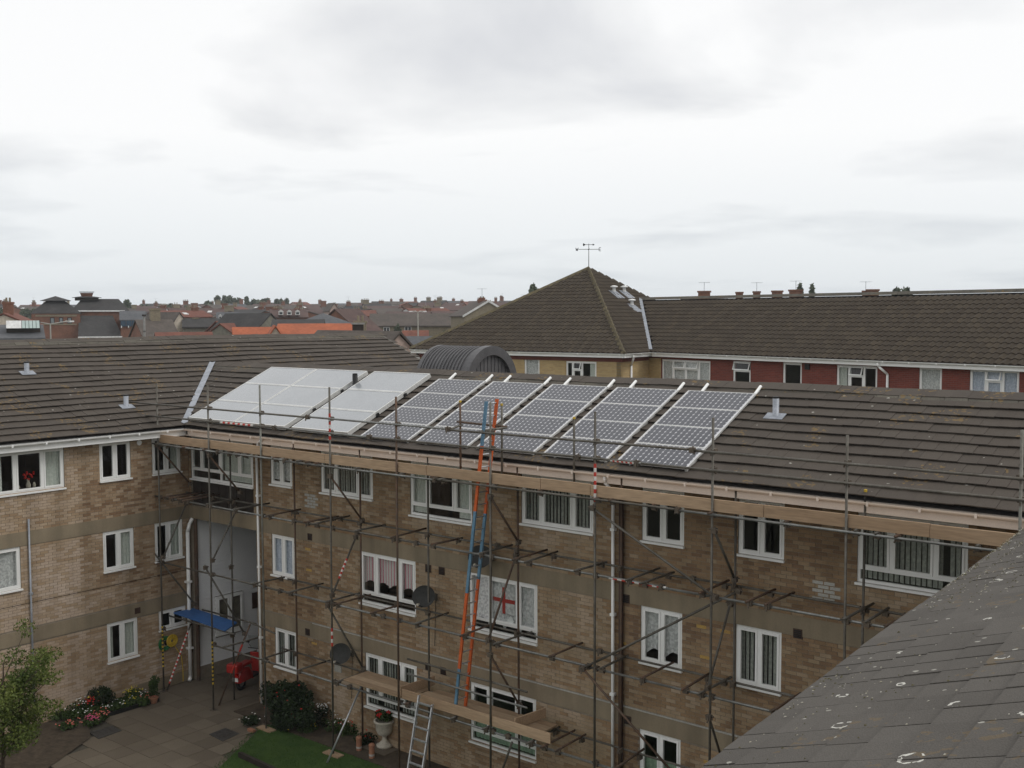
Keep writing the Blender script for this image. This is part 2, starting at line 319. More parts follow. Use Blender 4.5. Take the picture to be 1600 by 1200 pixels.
# ------------------------------------------------------------------ brickwork
class Wall:
    """a wall plane: origin O, u along it, n outward; a,b,z -> world"""
    def __init__(s, O, u, n): s.O, s.u, s.n = (np.array(q, float) for q in (O, u, n))
    def P(s, a, b, z): return s.O+s.u*a+s.n*b+np.array((0, 0, z))
    def box(s, mb, a0, a1, b0, b1, z0, z1, r=None): return mb.obox(s.P(a0, b0, z0), s.u*(a1-a0), s.n*(b1-b0), (0, 0, z1-z0), r)
def free(a0, a1, cuts):
    segs = [(a0, a1)]
    for c0, c1 in cuts:
        ns = []
        for p, q in segs:
            if c1 <= p or c0 >= q: ns.append((p, q)); continue
            if c0 > p: ns.append((p, c0))
            if c1 < q: ns.append((c1, q))
        segs = ns
    return segs
def masonry(W, parent, a0, a1, z0, z1, opens, bands, mj, m1, vis, thick=.25, zone=lambda a, z: 0):
    """mortar-faced wall with holes, and a brick-by-brick outer skin"""
    mb = MB(); zs = sorted({z0, z1} | {max(z0, min(z1, z)) for o in opens for z in o[2:4]})
    for lo, hi in zip(zs[:-1], zs[1:]):
        if hi-lo < 1e-4: continue
        mid = (lo+hi)/2
        for p, q in free(a0, a1, [(o[0], o[1]) for o in opens if o[2] < mid < o[3]]): W.box(mb, p, q, -thick, -.007, lo, hi)
    wall = mb.build('wall', m_mortar, parent)
    joined = MB(); single = []; n = int((z1-z0)/.075)
    for j in range(n):
        lo = z0+j*.075+.005; hi = lo+.065
        if any(b[0]-.01 < (lo+hi)/2 < b[1]+.01 for b in bands): continue
        cuts = [(o[0]-.002, o[1]+.002) for o in opens if o[2]-.01 < (lo+hi)/2 < o[3]+.01]
        for p, q in free(a0, a1, cuts):
            k = math.floor(p/.225)-1; x = k*.225+(.1125 if j % 2 else 0)
            while x < q:
                s0, s1 = max(x, p), min(x+.215, q); x += .225
                if s1-s0 < .03: continue
                c = W.P((s0+s1)/2, 0, (lo+hi)/2); d = np.linalg.norm(c-CAM)
                pr = random.uniform(-.002, .002)
                rv_ = min(1, max(0, random.random()+zone((s0+s1)/2, lo)))
                if s1-s0 > .21 and vis(c): single.append((d, s0, lo, pr, rv_))
                else: W.box(joined, s0, s1, -.012, pr, lo, hi, rv_)
    single.sort()
    for d, s0, lo, pr, rv_ in single[300:]: W.box(joined, s0, s0+.215, -.012, pr, lo, lo+.065, rv_)
    one = MB(); one.obox((0, 0, 0), W.u*.215, W.n*.014, (0, 0, .065)); me = None
    for d, s0, lo, pr, rv_ in single[:300]:
        if me is None:
            me = bpy.data.meshes.new('brick'); me.from_pydata(one.v, [], one.f); me.materials.append(m1)
        inst('brick', me, Matrix.Translation(W.P(s0, -.012+pr, lo)), wall).color = (rv_, rv_, rv_, 1)
    joined.build('brickwork', mj, wall, rnd=True, kind='stuff')
    return wall

# ------------------------------------------------------------------ windows
def curtain(W, win, a0, a1, z0, z1, m, b=-.115, folds=9, amp=.014, scallop=0, name='curtain'):
    mb = MB(); n = max(8, int((a1-a0)*42)); vs = []; ph = random.random()*6
    for i in range(n+1):
        a = a0+(a1-a0)*i/n; bb = b+amp*math.sin((a-a0)*folds*6.283+ph)+amp*.5*math.sin((a-a0)*folds*2.7*6.283)
        zb = z0+(scallop*abs(math.sin((a-a0)*math.pi*2.2)) if scallop else 0)
        vs += [W.P(a, bb, zb), W.P(a, bb, z1)]
    mb.add(vs, [(2*i, 2*i+2, 2*i+3, 2*i+1) for i in range(n)])
    return mb.build(name, m, win, smooth=True)
def slats(W, win, a0, a1, z0, z1, m):
    mb = MB(); a = a0
    while a < a1-.05:
        if random.random() < .93: mb.obox(W.P(a, -.15, z0), W.u*.08+W.n*random.uniform(.01, .035), W.n*.003, (0, 0, z1-z0))
        a += .095
    return mb.build('vertical_blind', m, win)
def window(W, parent, a0, a1, z0, z1, mull=(), low=None, cur=None, b=-.03, open_left=False, top_vent=(), fw=.055, name='window'):
    """frame mesh with children: panes, sill, curtains. mull: absolute positions; low: height of a row of low lights"""
    f = MB(); d = .06
    bx = lambda p, q, lo, hi, o=0: W.box(f, p, q, b-d, b+o, lo, hi)
    bx(a0, a0+fw, z0, z1); bx(a1-fw, a1, z0, z1); bx(a0+fw, a1-fw, z1-fw, z1); bx(a0+fw, a1-fw, z0, z0+fw)
    zl = z0
    if low: bx(a0+fw, a1-fw, z0+low, z0+low+fw*.9); zl = z0+low
    xs = [a0]+list(mull)+[a1]
    for x in mull: bx(x-fw*.5, x+fw*.5, zl+fw*.9, z1-fw)
    sw = .042; panes = []
    for i, (p, q) in enumerate(zip(xs[:-1], xs[1:])):
        p2 = p+(fw if i == 0 else fw*.5)+.002; q2 = q-(fw if i == len(xs)-2 else fw*.5)-.002; lo = zl+fw*.92; hi = z1-fw-.002
        if open_left and i == 0: continue
        if i in top_vent:
            zs = hi-.36; bx(p2, q2, zs-.03, zs+.03)
            T = Wall(W.P(p2, b+.012, hi), W.u, W.n); fv = [(0, q2-p2)]
            tilt = np.array(W.n*.11-np.array((0, 0, .34)))
            for (x0, x1, t0, t1) in ((0, .04, 0, 1), (q2-p2-.04, q2-p2, 0, 1), (.04, q2-p2-.04, 0, .12), (.04, q2-p2-.04, .88, 1)):
                f.obox(T.O+W.u*x0+tilt*t0, W.u*(x1-x0), tilt*(t1-t0), W.n*.035)
            panes.append(('t', T.O+W.u*.04+tilt*.12+W.n*.015, W.u*(q2-p2-.08), tilt*.76))
            hi = zs-.032
        for (s0, s1, t0, t1) in ((p2, p2+sw, lo, hi), (q2-sw, q2, lo, hi), (p2+sw, q2-sw, hi-sw, hi), (p2+sw, q2-sw, lo, lo+sw)):
            W.box(f, s0, s1, b-.045, b+.014, t0, t1)
        panes.append((p2+sw, q2-sw, lo+sw, hi-sw))
    if low:
        for p, q in ([(a0, a1)] if len(mull) < 3 else [(a0, mull[1]), (mull[1], a1)]):
            panes.append((p+fw, q-fw, z0+fw, z0+low))
            if q < a1: bx(q-fw*.5, q+fw*.5, z0+fw, z0+low)
    win = f.build(name, m_white, parent)
    for p in panes:
        g = MB()
        if p[0] == 't': g.obox(p[1], p[2], p[3], W.n*.006)
        else: W.box(g, p[0], p[1], b-.028, b-.022, p[2], p[3])
        g.build('pane', m_glass, win)
    s = MB(); W.box(s, a0-.02, a1+.02, b-d, .055, z0-.045, z0-.003); s.build('sill', m_white, win)
    if open_left:   # casement swung outwards on its left edge
        p0, q0 = a0+fw, xs[1]-fw*.5; dirv = W.u*math.cos(R(48))+W.n*math.sin(R(48)); tk = W.n*math.cos(R(48))-W.u*math.sin(R(48)); w = q0-p0; lo = zl+fw*.92; hi = z1-fw
        sa = MB(); O = W.P(p0, b+.01, 0)
        for (x0, x1, t0, t1) in ((0, .05, lo, hi), (w-.05, w, lo, hi), (.05, w-.05, lo, lo+.05), (.05, w-.05, hi-.05, hi)): sa.obox(O+dirv*x0+np.array((0, 0, t0)), dirv*(x1-x0), tk*.045, (0, 0, t1-t0))
        sash = sa.build('open_casement', m_white, win)
        g = MB(); g.obox(O+dirv*.05+tk*.02+np.array((0, 0, lo+.05)), dirv*(w-.1), tk*.006, (0, 0, hi-lo-.1)); g.build('casement_pane', m_glass, win)
    i0, i1, lo, hi = a0+fw, a1-fw, z0+fw+.01, z1-fw-.005
    c = cur or ''
    if 'net' in c: curtain(W, win, i0, i1, lo+(.0 if 'full' in c else .06), hi, m_bluenet if 'blue' in c else m_net, scallop=.16 if 'scal' in c else 0)
    if 'slat' in c: slats(W, win, i0, i1, lo, hi, m_blind)
    if 'pink' in c: curtain(W, win, i0, i1, lo+.42, hi, m_pink, scallop=.10)
    if 'left' in c: curtain(W, win, i0, i0+(a1-a0)*.2, lo, hi, m_drape, b=-.125)
    if 'right' in c: curtain(W, win, i1-(a1-a0)*.22, i1, lo, hi, m_drape, b=-.125)
    if 'half' in c: curtain(W, win, (a0+a1)/2, i1, lo, hi, m_drape, b=-.125)
    if 'green' in c: curtain(W, win, i0, i1, lo, lo+(hi-lo)*.45, m_green, b=-.125)
    if 'wide' in c: curtain(W, win, i0, i1, lo, hi, m_blind, b=-.125, folds=7)
    return win
def pipe_run(parent, pts, r, m, clips=(), name='downpipe'):
    o = MB().path(pts, r, 12).build(name, m, parent, smooth=True)
    for c in clips: MB().obox(np.array(c)-(r*1.5, r*1.5, .03), (r*3, 0, 0), (0, r*3, 0), (0, 0, .06)).build('pipe_clip', m, o)
    return o

# ------------------------------------------------------------------ tiled roofs
T25 = math.tan(R(24)); C25, S25 = math.cos(R(24)), math.sin(R(24))   # all three roofs share one pitch
def tile_mesh(ex, up, nn, m, w=.326, ln=.40, th=.020):
    mb = MB(); ex, up, nn = (np.array(q, float) for q in (ex, up, nn))
    mb.obox(nn*.050, ex*w, up*ln-nn*.050, nn*th)
    me = bpy.data.meshes.new('tile'); me.from_pydata(mb.v, [], mb.f); me.materials.append(m); return me, mb
def tiled(parent, O, ex, up, width, slope, inside, mj, m1, vis, gauge=.34, w=.33, tw=.326):
    """roof plane from eave corner O: ex along the eave, up the slope; one tile per piece, nearest 300 as objects"""
    O, ex, up = (np.array(q, float) for q in (O, ex, up)); nn = np.cross(ex, up)
    if nn[2] < 0: nn = -nn
    base = MB(); lst = []
    nx, ns = int(width/w)+1, int(slope/gauge)
    me, proto = tile_mesh(ex, up, nn, m1, tw)
    for j in range(ns+1):
        for i in range(-1, nx+1):
            s = i*w+(w*.5 if j % 2 else 0); t = j*gauge
            c = O+ex*(s+w*.5)+up*(t+gauge*.5)
            if not inside(c) or s < -.2 or s > width-.1: continue
            dz = random.uniform(-.003, .004)+.012*math.sin(s*.55+t*.9)+.007*math.sin(s*1.7+t*2.1+1); du = random.uniform(-.008, .008)+.012*math.sin(s*.37+t*1.3)
            lst.append((np.linalg.norm(c-CAM) if vis(c) else 1e6+random.random(), O+ex*s+up*(t+du)+nn*dz))
    lst.sort(key=lambda q: q[0]); J = MB(); pv = np.array(proto.v)
    for k, (d, p) in enumerate(lst):
        if k < 300 and d < 1e6: inst('tile', me, Matrix.Translation(Vector(p)), parent)
        else: J.add(pv+p, proto.f)
    J.build('tiling', mj, parent, rnd=True, kind='stuff')
def ridge_run(parent, p, q, up1, up2, m=None, ln=.45, wd=.13, vis=True):
    """angled ridge caps laid end to end"""
    p, q = np.array(p, float), np.array(q, float); L = np.linalg.norm(q-p); d = (q-p)/L; n = max(1, int(L/ln)); st = L/n
    up1, up2 = np.array(up1, float), np.array(up2, float)
    for i in range(n):
        a = p+d*st*i; b = a+d*(st-.012); t = .02+random.uniform(-.006, .006)
        vs = []
        for e in (a, b):
            z = np.array((0, 0, 1.))
            vs += [e+up1*wd+z*(.0+t), e+z*(.035+t), e+up2*wd+z*(.0+t), e+up1*wd-z*.03, e+up2*wd-z*.03]
        MB().add(vs, [(0, 1, 6, 5), (1, 2, 7, 6), (3, 0, 5, 8), (2, 4, 9, 7), (0, 3, 4, 2, 1), (5, 6, 7, 9, 8)]).build('ridge_tile', m or m_ridge, parent)
def gutter(parent, p, q, n, m, fascia=.20, brk=.9):
    """half-round gutter from p to q (lip height), fascia behind; n points outwards"""
    p, q, n = (np.array(x, float) for x in (p, q, n)); L = np.linalg.norm(q-p); d = (q-p)/L; r = .058; k = 8; vs = []; fs = []
    for e in (p, q):
        for i in range(k+1):
            a = math.pi*i/k; vs.append(e+n*(r-r*math.cos(a))+np.array((0, 0, -r*math.sin(a))))
        for i in range(k+1):
            a = math.pi*(k-i)/k; vs.append(e+n*(r-(r+.006)*math.cos(a))+np.array((0, 0, -(r+.006)*math.sin(a)+.001)))
    M2 = 2*(k+1)
    for i in range(M2-1): fs.append((i, i+1, M2+i+1, M2+i))
    fs.append((M2-1, 0, M2, 2*M2-1)); fs += [tuple(range(M2))[::-1], tuple(range(M2, 2*M2))]
    g = MB().add(vs, fs).build('gutter', m, parent, smooth=False)
    i = .4
    while brk and i < L:
        c = p+d*i; MB().obox(c-d*.02-np.array((0, 0, .072)), d*.04, n*.128, (0, 0, .068)).build('bracket', m, g)
        i += brk
    f = MB().obox(p-n*.028-np.array((0, 0, fascia)), d*L, n*.02, (0, 0, fascia+.02)).build('fascia', m, parent)
    return g

# ================================================================== SETTING
def ground_z(x, y):
    d = math.hypot(x-CAM[0], y-CAM[1]); return max(0., d-95)*.0125 if d < 700 else 7.56
g = MB(); rad = [0, 30, 60, 95, 140, 200, 300, 420, 560, 700, 1500, 5000]; nseg = 48; vs = []; fs = []
for r_ in rad:
    for i in range(nseg):
        a = 2*math.pi*i/nseg; x, y = CAM[0]+r_*math.cos(a), CAM[1]+r_*math.sin(a); vs.append((x, y, ground_z(x, y)-.06))
for j in range(len(rad)-1):
    for i in range(nseg): fs.append((j*nseg+i, j*nseg+(i+1) % nseg, (j+1)*nseg+(i+1) % nseg, (j+1)*nseg+i))
g.add(vs, fs).build('ground', m_ground, kind='structure')
# courtyard paving: bed + one object per slab
court = MB().box((0.02, -14, -.055), (3.2, 2.3, -.03)).box((3.2, -14, -.055), (23.5, -.02, -.03)).build('courtyard_paving', m_joint, kind='structure')
sw_, sl_ = .60, .60
smesh = []
for k in range(3):
    b = MB().box((.006, .006, -.03), (sw_-.006, sl_-.006, 0)); me = bpy.data.meshes.new('paving_slab'); me.from_pydata(b.v, [], b.f); me.materials.append(m_slab); smesh.append(me)
def in_lawn(x, y): return x > 4.75+max(0, (-1.4-y))*.55 and y < -.95
def in_bed_left(x, y): return x < .85 and -7.5 < y < -1.75 or (x < 1.5+(-3.6-y)*.55 and y < -3.6)
for i in range(0, 18):
    for j in range(-16, 4):
        x, y = .05+i*sw_, j*sl_+.05
        cx_, cy_ = x+.3, y+.3
        if in_lawn(cx_-.1, cy_) or (x > 3.1 and y > -.7) or (in_bed_left(cx_, cy_)): continue
        if x > 2.7 and y > -.3: continue
        if not visible((cx_, cy_, 0), 60): continue
        o = inst('paving_slab', smesh[(i+j) % 3], Matrix.Translation((x, y, random.uniform(-.004, .004))), court)
tag(MB().add([(4.75, -.95, .012), (16, -.95, .012), (16, -9, .012), (9.2, -9, .012), (4.9, -1.4, .012)], [(4, 3, 2, 1, 0)]).build('lawn', m_grass), kind='structure')
b = MB()
for k in range(26000):
    x, y = random.uniform(4.7, 12), random.uniform(-5.5, -.93)
    if not in_lawn(x, y) or not visible((x, y, 0), 10): continue
    h = random.uniform(.03, .075); a = random.uniform(0, 6.28); dx, dy = .006*math.cos(a), .006*math.sin(a); lx, ly = random.gauss(0, .02), random.gauss(0, .02)
    b.add([(x-dx, y-dy, .005), (x+dx, y+dy, .005), (x+lx, y+ly, h)], [(0, 1, 2)])
tag(b.build('grass', m_blade), 'short green lawn grass below the scaffolding', 'grass', kind='stuff')
# beds of soil
tag(MB().add([(.0, -1.7, .03), (.85, -1.75, .03), (.9, -3.9, .03), (1.9, -4.4, .02), (4.6, -9, .02), (0, -9, .03)], [(5, 4, 3, 2, 1, 0)]).build('soil_bed', m_soil), kind='structure')
tag(MB().box((3.25, -.95, -.03), (15.0, -.02, .035)).build('soil_border', m_soil), kind='structure')

# ================================================================== MAIN BLOCK (behind the scaffold)
ZE = 7.66          # tile edge at the eave
block = thing('apartment_block', 'long three-storey brown brick flats behind the scaffolding, solar panels on its roof', 'building', (12, 3, 0))
WM = Wall((0, 0, 0), (1, 0, 0), (0, -1, 0))
MW = dict(T1=(3.82, 4.74, 6.27, 7.38), T2=(5.9, 7.87, 6.25, 7.38), T3=(9.18, 11.18, 6.03, 7.38), T4=(12.65, 14.61, 6.23, 7.38), T5=(15.82, 16.81, 6.25, 7.38),
          T6=(18.0, 18.95, 6.27, 7.38), T7=(20.35, 22.25, 6.08, 7.38), F1=(3.82, 4.78, 3.76, 4.88), F2=(7.37, 9.34, 3.56, 4.88), F3=(11.1, 13.1, 3.56, 4.88),
          F4=(15.8, 16.78, 3.72, 4.88), F5=(17.97, 18.92, 3.72, 4.88), G1=(3.89, 4.84, 1.2, 2.28), G2=(7.52, 9.35, .90, 2.28), G3=(11.1, 13.06, .88, 2.28), G4=(15.78, 16.76, 1.2, 2.28))
opens = list(MW.values())+[(-.3, 3.16, -1, 4.89), (.10, 3.06, 5.29, 7.38)]
masonry(WM, block, .0, 26.5, 0, 7.42, opens, [(4.885, 5.26), (2.285, 2.66)], m_brick, m_brick1, lambda c: visible(c) and over_near_roof(c), zone=lambda a, z: .42 if (9.4 < a < 11.05 and z < 6) or (13.15 < a < 15.0 and z < 4.9) or (6.1 < a < 7.3 and z < 3.4) or (12.7 < a < 14.6 and 5.2 < z < 6.2) or (20.4 < a < 22.3 and 5.2 < z < 6) else (-.12 if a > 15 else .04))
for z in (4.888, 2.288):
    b = MB(); WM.box(b, .0 if z > 3 else 3.16, 26.4, -.2, .012, z, z+.372); b.build('concrete_band', m_band, block)
b = MB(); WM.box(b, 5.5, 26.4, -.05, .022, 2.66, 2.685); b.build('band_flashing', m_pale, block)
for x0 in (3.2,): b = MB(); WM.box(b, x0, 22, -.02, .004, 3.335, 3.352); b.build('movement_joint', m_black, block)
curt = dict(T1='net', T2='slat', T3='left right', T4='slat', T5='', T6='', T7='slat', F1='bluenet full', F2='pink', F3='net scal', F4='net scal', F5='slat', G1='slat', G2='slat', G3='green', G4='green')
for k, (a0, a1, z0, z1) in MW.items():
    w = a1-a0; two = w < 1.3
    mull = [(a0+a1)/2] if two else [a0+w*.29, a0+w*.72]
    if k == 'T7': mull = [20.95, 21.70]
    low = None if two or k in ('T2', 'T4') else .23
    window(WM, block, a0, a1, z0, z1, mull, low, curt[k], open_left=(k == 'F3'))
# the wide top-floor window over the entrance passage, dark boarding below
window(WM, block, .12, 3.05, 6.09, 7.36, [.64, 1.54, 2.44], .25, 'half', b=-.02)
b = MB(); WM.box(b, .10, 3.06, -.12, -.08, 5.27, 6.05); b.build('dark_panel', m_dark, block)
for i in range(7):
    b = MB(); WM.box(b, .12+i*.42, .12+i*.42+.40, -.08, -.055, 5.3, 6.03); b.build('panel_board', m_dark, block)
# flag hung in the middle first-floor window, small lozenge sticker
b = MB(); WM.box(b, 11.76, 12.40, -.080, -.077, 4.05, 4.66); fl = b.build('flag', m_net, block); fl['label'] = 'white flag with a red cross in the window'
b = MB(); WM.box(b, 11.76, 12.40, -.076, -.073, 4.31, 4.40); WM.box(b, 12.03, 12.12, -.0755, -.0725, 4.05, 4.66); b.build('red_cross', m_taper, fl)
b = MB(); b.add([WM.P(12.28, -.07, 3.80), WM.P(12.38, -.07, 3.92), WM.P(12.28, -.07, 4.04), WM.P(12.18, -.07, 3.92)], [(0, 1, 2, 3)]); b.build('window_sticker', m_white, fl)
# air vents
for (x, z) in ((5.45, 5.0), (9.78, 4.78), (10.22, 4.78), (15.45, 4.97), (19.25, 4.93), (5.30, 2.40), (9.75, 2.36), (10.25, 2.36), (15.5, 2.4)):
    b = MB(); WM.box(b, x-.09, x+.09, .0, .02, z-.09, z+.09); v = b.build('air_vent', m_vent, block)
    b = MB()
    for i in range(4): WM.box(b, x-.07, x+.07, .02, .032, z-.07+i*.038, z-.05+i*.038)
    b.build('louvre', m_black, v)
# pale repair bricks and yellow bricks
for (x, z) in ((19.62, 5.62), (5.35, 5.78)):
    for j in range(5):
        b = MB()
        for i in range(2): WM.box(b, x+i*.225+(.11 if j % 2 else 0)-.1, x+i*.225+(.11 if j % 2 else 0)+.10, 0, .005, z+.005+j*.075, z+.065+j*.075)
        b.build('repair_brick', m_pale, block)
m_ybrick = mat('yellow_brick', (.46, .30, .09), (.40, .25, .08), 5)
for (x, z) in ((17.22, 4.66), (17.75, 4.66), (5.35, 4.62), (5.38, 4.06), (17.3, 4.06), (15.35, 3.98), (5.55, 2.10), (17.4, 1.95)):
    b = MB(); WM.box(b, x-.107, x+.107, 0, .005, z, z+.065); b.build('repair_brick', m_ybrick, block)
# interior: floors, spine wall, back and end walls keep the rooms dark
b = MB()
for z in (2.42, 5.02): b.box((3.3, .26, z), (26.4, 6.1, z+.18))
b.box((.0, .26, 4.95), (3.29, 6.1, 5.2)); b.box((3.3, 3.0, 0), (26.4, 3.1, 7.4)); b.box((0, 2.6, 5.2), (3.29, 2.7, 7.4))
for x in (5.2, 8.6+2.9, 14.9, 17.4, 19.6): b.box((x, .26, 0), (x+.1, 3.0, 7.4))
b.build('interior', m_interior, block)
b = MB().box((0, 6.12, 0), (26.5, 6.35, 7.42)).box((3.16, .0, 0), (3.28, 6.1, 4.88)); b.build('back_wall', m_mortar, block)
# roof
up = np.array((0, C25, S25)); YE, YR = -.42, 3.0; ZR = ZE+(YR-YE)*T25
roof = MB().add([(-3.3, YR, ZR-.03), (-.0+.45, YE, ZE-.03), (23.9, YE, ZE-.03), (27.4, YR, ZR-.03), (-3.3, YR*2-YE, ZE), (27.4, YR*2-YE, ZE)], [(0, 1, 2, 3), (0, 3, 5, 4)]).build('roof', m_under, block)
hid = lambda c: (.45 < c[0] < 7.2 and -.1 < c[1] < 2.8)
tiled(roof, (-3.6, YE, ZE), (1, 0, 0), up, 31.2, (YR-YE)/C25, lambda c: c[0]-.0 > .42-(c[1]-YE)-.05 and c[0] < 23.95+(c[1]-YE)+.1, m_tile, m_tile1, lambda c: visible(c) and over_near_roof(c) and not hid(c))
ridge_run(roof, (-3.0, YR, ZR+.0), (27.2, YR, ZR+.0), (0, -C25, -S25), (0, C25, -S25))
gutter(block, (.50, -.365, 7.615), (23.6, -.365, 7.615), (0, -1, 0), m_cream)
b = MB(); b.box((.3, -.36, 7.405), (23.6, .02, 7.425)); b.build('soffit', m_cream, block)
# valley leads
def strip(name, pts_a, pts_b, m, parent): return MB().add(list(pts_a)+list(pts_b), [(0, 1, 3, 2)]).build(name, m, parent)
va, vb = np.array((.42, -.42, ZE)), np.array((-3.05, 3.05, ZE+3.47*T25))
for i in range(4):
    p, q = va+(vb-va)*i/4, va+(vb-va)*((i+1)/4+.01); h = np.array((0, 0, .105+.004*(i % 2)))
    MB().add([p+h+(-.13, -.0, .03), p+h, p+h+(0, .13, .03), q+h+(-.13, 0, .03), q+h, q+h+(0, .13, .03)], [(0, 1, 4, 3), (1, 2, 5, 4)]).build('valley_lead', m_lead, roof)
# downpipes
pipe_run(block, [(15.17, -.40, 7.55), (15.17, -.38, 7.42), (15.17, -.09, 7.20), (15.17, -.075, 0)], .034, m_white, [(15.17, -.075, z) for z in (6.4, 4.6, 2.9, 1.2)])
pipe_run(block, [(15.36, -.07, 7.30), (15.36, -.06, 0)], .05, m_vent, name='soil_pipe')
pipe_run(block, [(4.0, -.40, 7.55), (3.8, -.38, 7.42), (3.36, -.1, 7.05), (3.36, -.075, 0)], .034, m_white, [(3.36, -.075, z) for z in (5.9, 3.9, 1.9)])
# flues on the roof
def flue(parent, x, y, rz, h=.42, r=.065, m=m_lead, name='flue_pipe', up_=None):
    o = MB().lathe((x, y, rz), [(.001, h), (r, h), (r, 0), (r*1.5, -.02)], 14).build(name, m, parent, smooth=True)
    n = np.cross((1., 0, 0), up) if up_ is None else up_[2]
    ex_, upv = ((1., 0, 0), up) if up_ is None else up_[:2]
    ex_, upv = np.array(ex_), np.array(upv); c = np.array((x, y, rz))
    MB().obox(c-ex_*.21-upv*.17+np.array((0, 0, .075)), ex_*.42, upv*.24, (0, 0, .012)).build('lead_flashing', m_lead, o)
    MB().lathe((x, y, rz+h), [(.001, .05), (r*.95, .04), (r*.95, 0)], 12).build('flue_cap', m_black, o)
zr = lambda y: ZE+(y-YE)*T25
flue(block, 17.82, 1.95, zr(1.95))
flue(block, 4.93, 2.15, zr(2.15), .40, .075, m_black)

# passage: white boarded wall, plinth, window, dark downpipe
WC = Wall((.25, 0, 0), (0, 1, 0), (1, 0, 0))
b = MB(); WC.box(b, 0.0, 2.6, -.24, -.02, 0, .40); WC.box(b, 0, 2.6, -.24, -.06, .4, 4.9); pas = b.build('passage_wall', m_mortar, block)
cw = (.68, 1.68, 1.22, 2.38)
for i in range(38):
    z = .40+i*.118
    for p, q in free(.03, 2.6, [(cw[0]-.01, cw[1]+.01)] if cw[2]-.1 < z+.06 < cw[3]+.06 else []):
        b = MB(); b.obox(WC.P(p, -.06, z), WC.u*(q-p), WC.n*.05, (0, 0, .118)); zz_ = [v for v in b.v]
        b.v = [(x-(.034 if zc > z+.06 else 0) if x > .22 else x, y, zc) for (x, y, zc) in zz_]
        b.build('cladding_board', m_clad, pas)
window(WC, block, *cw[:2], cw[2], cw[3], [1.18], None, 'net', b=.02)
MB().box((.262, 2.0, 1.75), (.285, 2.22, 2.25)).build('meter_hatch', m_vent, block)
pipe_run(block, [(.42, 2.45, 4.6), (.42, 2.45, .3)], .06, m_black, [(.42, 2.45, 3.2), (.42, 2.45, 1.4)], name='dark_downpipe')
MB().box((.20, -.02, .0), (.33, .03, 4.88)).build('corner_post', m_rust, block)

# ================================================================== LEFT WING
wing = thing('apartment_wing', 'pale pinkish brick wing of the flats at left with white gutter', 'building', (-3, -4, 0))
WLft = Wall((0, 0, 0), (0, 1, 0), (1, 0, 0))
LW = dict(LT1=(-6.0, -3.88, 6.28, 7.38), LT2=(-2.85, -1.9, 6.32, 7.38), LT3=(-1.21, -.27, 6.32, 7.38), LF1=(-7.2, -5.15, 3.77, 4.88), LF2=(-2.81, -1.86, 3.77, 4.88),
          LF3=(-1.19, -.26, 3.77, 4.88), LG2=(-2.76, -1.81, 1.18, 2.28), LG3=(-1.12, -.21, 1.72, 2.28))
masonry(WLft, wing, -12, -.01, 0, 7.42, list(LW.values()), [(4.885, 5.26), (2.285, 2.66)], m_brickL, m_brickL1, visible, zone=lambda a, z: .35 if a < -3.45 else (.2 if z < 3.3 else -.1))
for z in (4.888, 2.288):
    b = MB(); WLft.box(b, -12, -.0, -.2, .012, z, z+.372); b.build('concrete_band', m_band, wing)
b = MB(); WLft.box(b, -12, -.05, -.02, .004, 3.335, 3.35); b.build('movement_joint', m_black, wing)
b = MB(); WLft.box(b, -1.9, -.02, 0, .03, 0, .32); b.build('plinth', m_band, wing)
lc = dict(LT1='left right', LT2='', LT3='right', LF1='net full', LF2='half', LF3='half', LG2='left half', LG3='')
for k, (a0, a1, z0, z1) in LW.items():
    mull = [(a0+a1)/2] if a1-a0 < 1.3 else ([-5.2, -4.46] if k == 'LT1' else [-6.5, -5.8])
    window(WLft, wing, a0, a1, z0, z1, mull, None, lc[k])
# vase and ornaments on the top-left window sill
vs_ = thing('vase', 'white vase of red flowers standing inside the top-floor window at left', 'vase', (-.2, -4.78, 6.36))
MB().lathe((-.2, -4.78, 6.335), [(.001, 0), (.05, 0), (.065, .10), (.03, .2), (.04, .25)], 12).build('vase_body', m_stone, vs_, smooth=True)
b = MB()
for i in range(18): b.ball((-.2+random.gauss(0, .04), -4.78+random.gauss(0, .07), 6.68+random.gauss(0, .06)), .028, n=6, m=4)
b.build('flower', FL['red'], vs_)
MB().tube((-.2, -4.78, 6.5), (-.2, -4.76, 6.66), .008).build('stem', m_leaf_m, vs_)
for y, h in ((-5.05, .12), (-4.62, .16)):
    tag(MB().lathe((-.2, y, 6.335), [(.001, 0), (.04, 0), (.045, h*.6), (.02, h), (.001, h)], 10).build('ornament', m_stone, smooth=True), 'cream ornament on the top-left window sill, %s the vase' % ('left of' if y < -4.8 else 'right of'), 'ornament')
b = MB()
for z in (2.42, 5.02): b.box((-9.9, -12, z), (-.26, -.02, z+.18))
b.box((-3.2, -12, 0), (-3.1, -.02, 7.4))
for y in (-3.4, -1.55): b.box((-3.1, y, 0), (-.26, y+.1, 7.4))
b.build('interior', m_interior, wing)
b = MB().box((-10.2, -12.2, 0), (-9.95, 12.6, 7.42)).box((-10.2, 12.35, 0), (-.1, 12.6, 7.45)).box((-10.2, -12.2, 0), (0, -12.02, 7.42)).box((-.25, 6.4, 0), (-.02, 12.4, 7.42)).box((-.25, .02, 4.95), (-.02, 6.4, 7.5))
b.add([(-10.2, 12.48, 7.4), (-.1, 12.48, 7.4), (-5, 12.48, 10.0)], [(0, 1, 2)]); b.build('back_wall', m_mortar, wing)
XE, XR = .42, -4.88; ZRL = ZE+(XE-XR)*T25; upL = np.array((-C25, 0, S25)); Y0L, Y1L = -12.3, 12.75
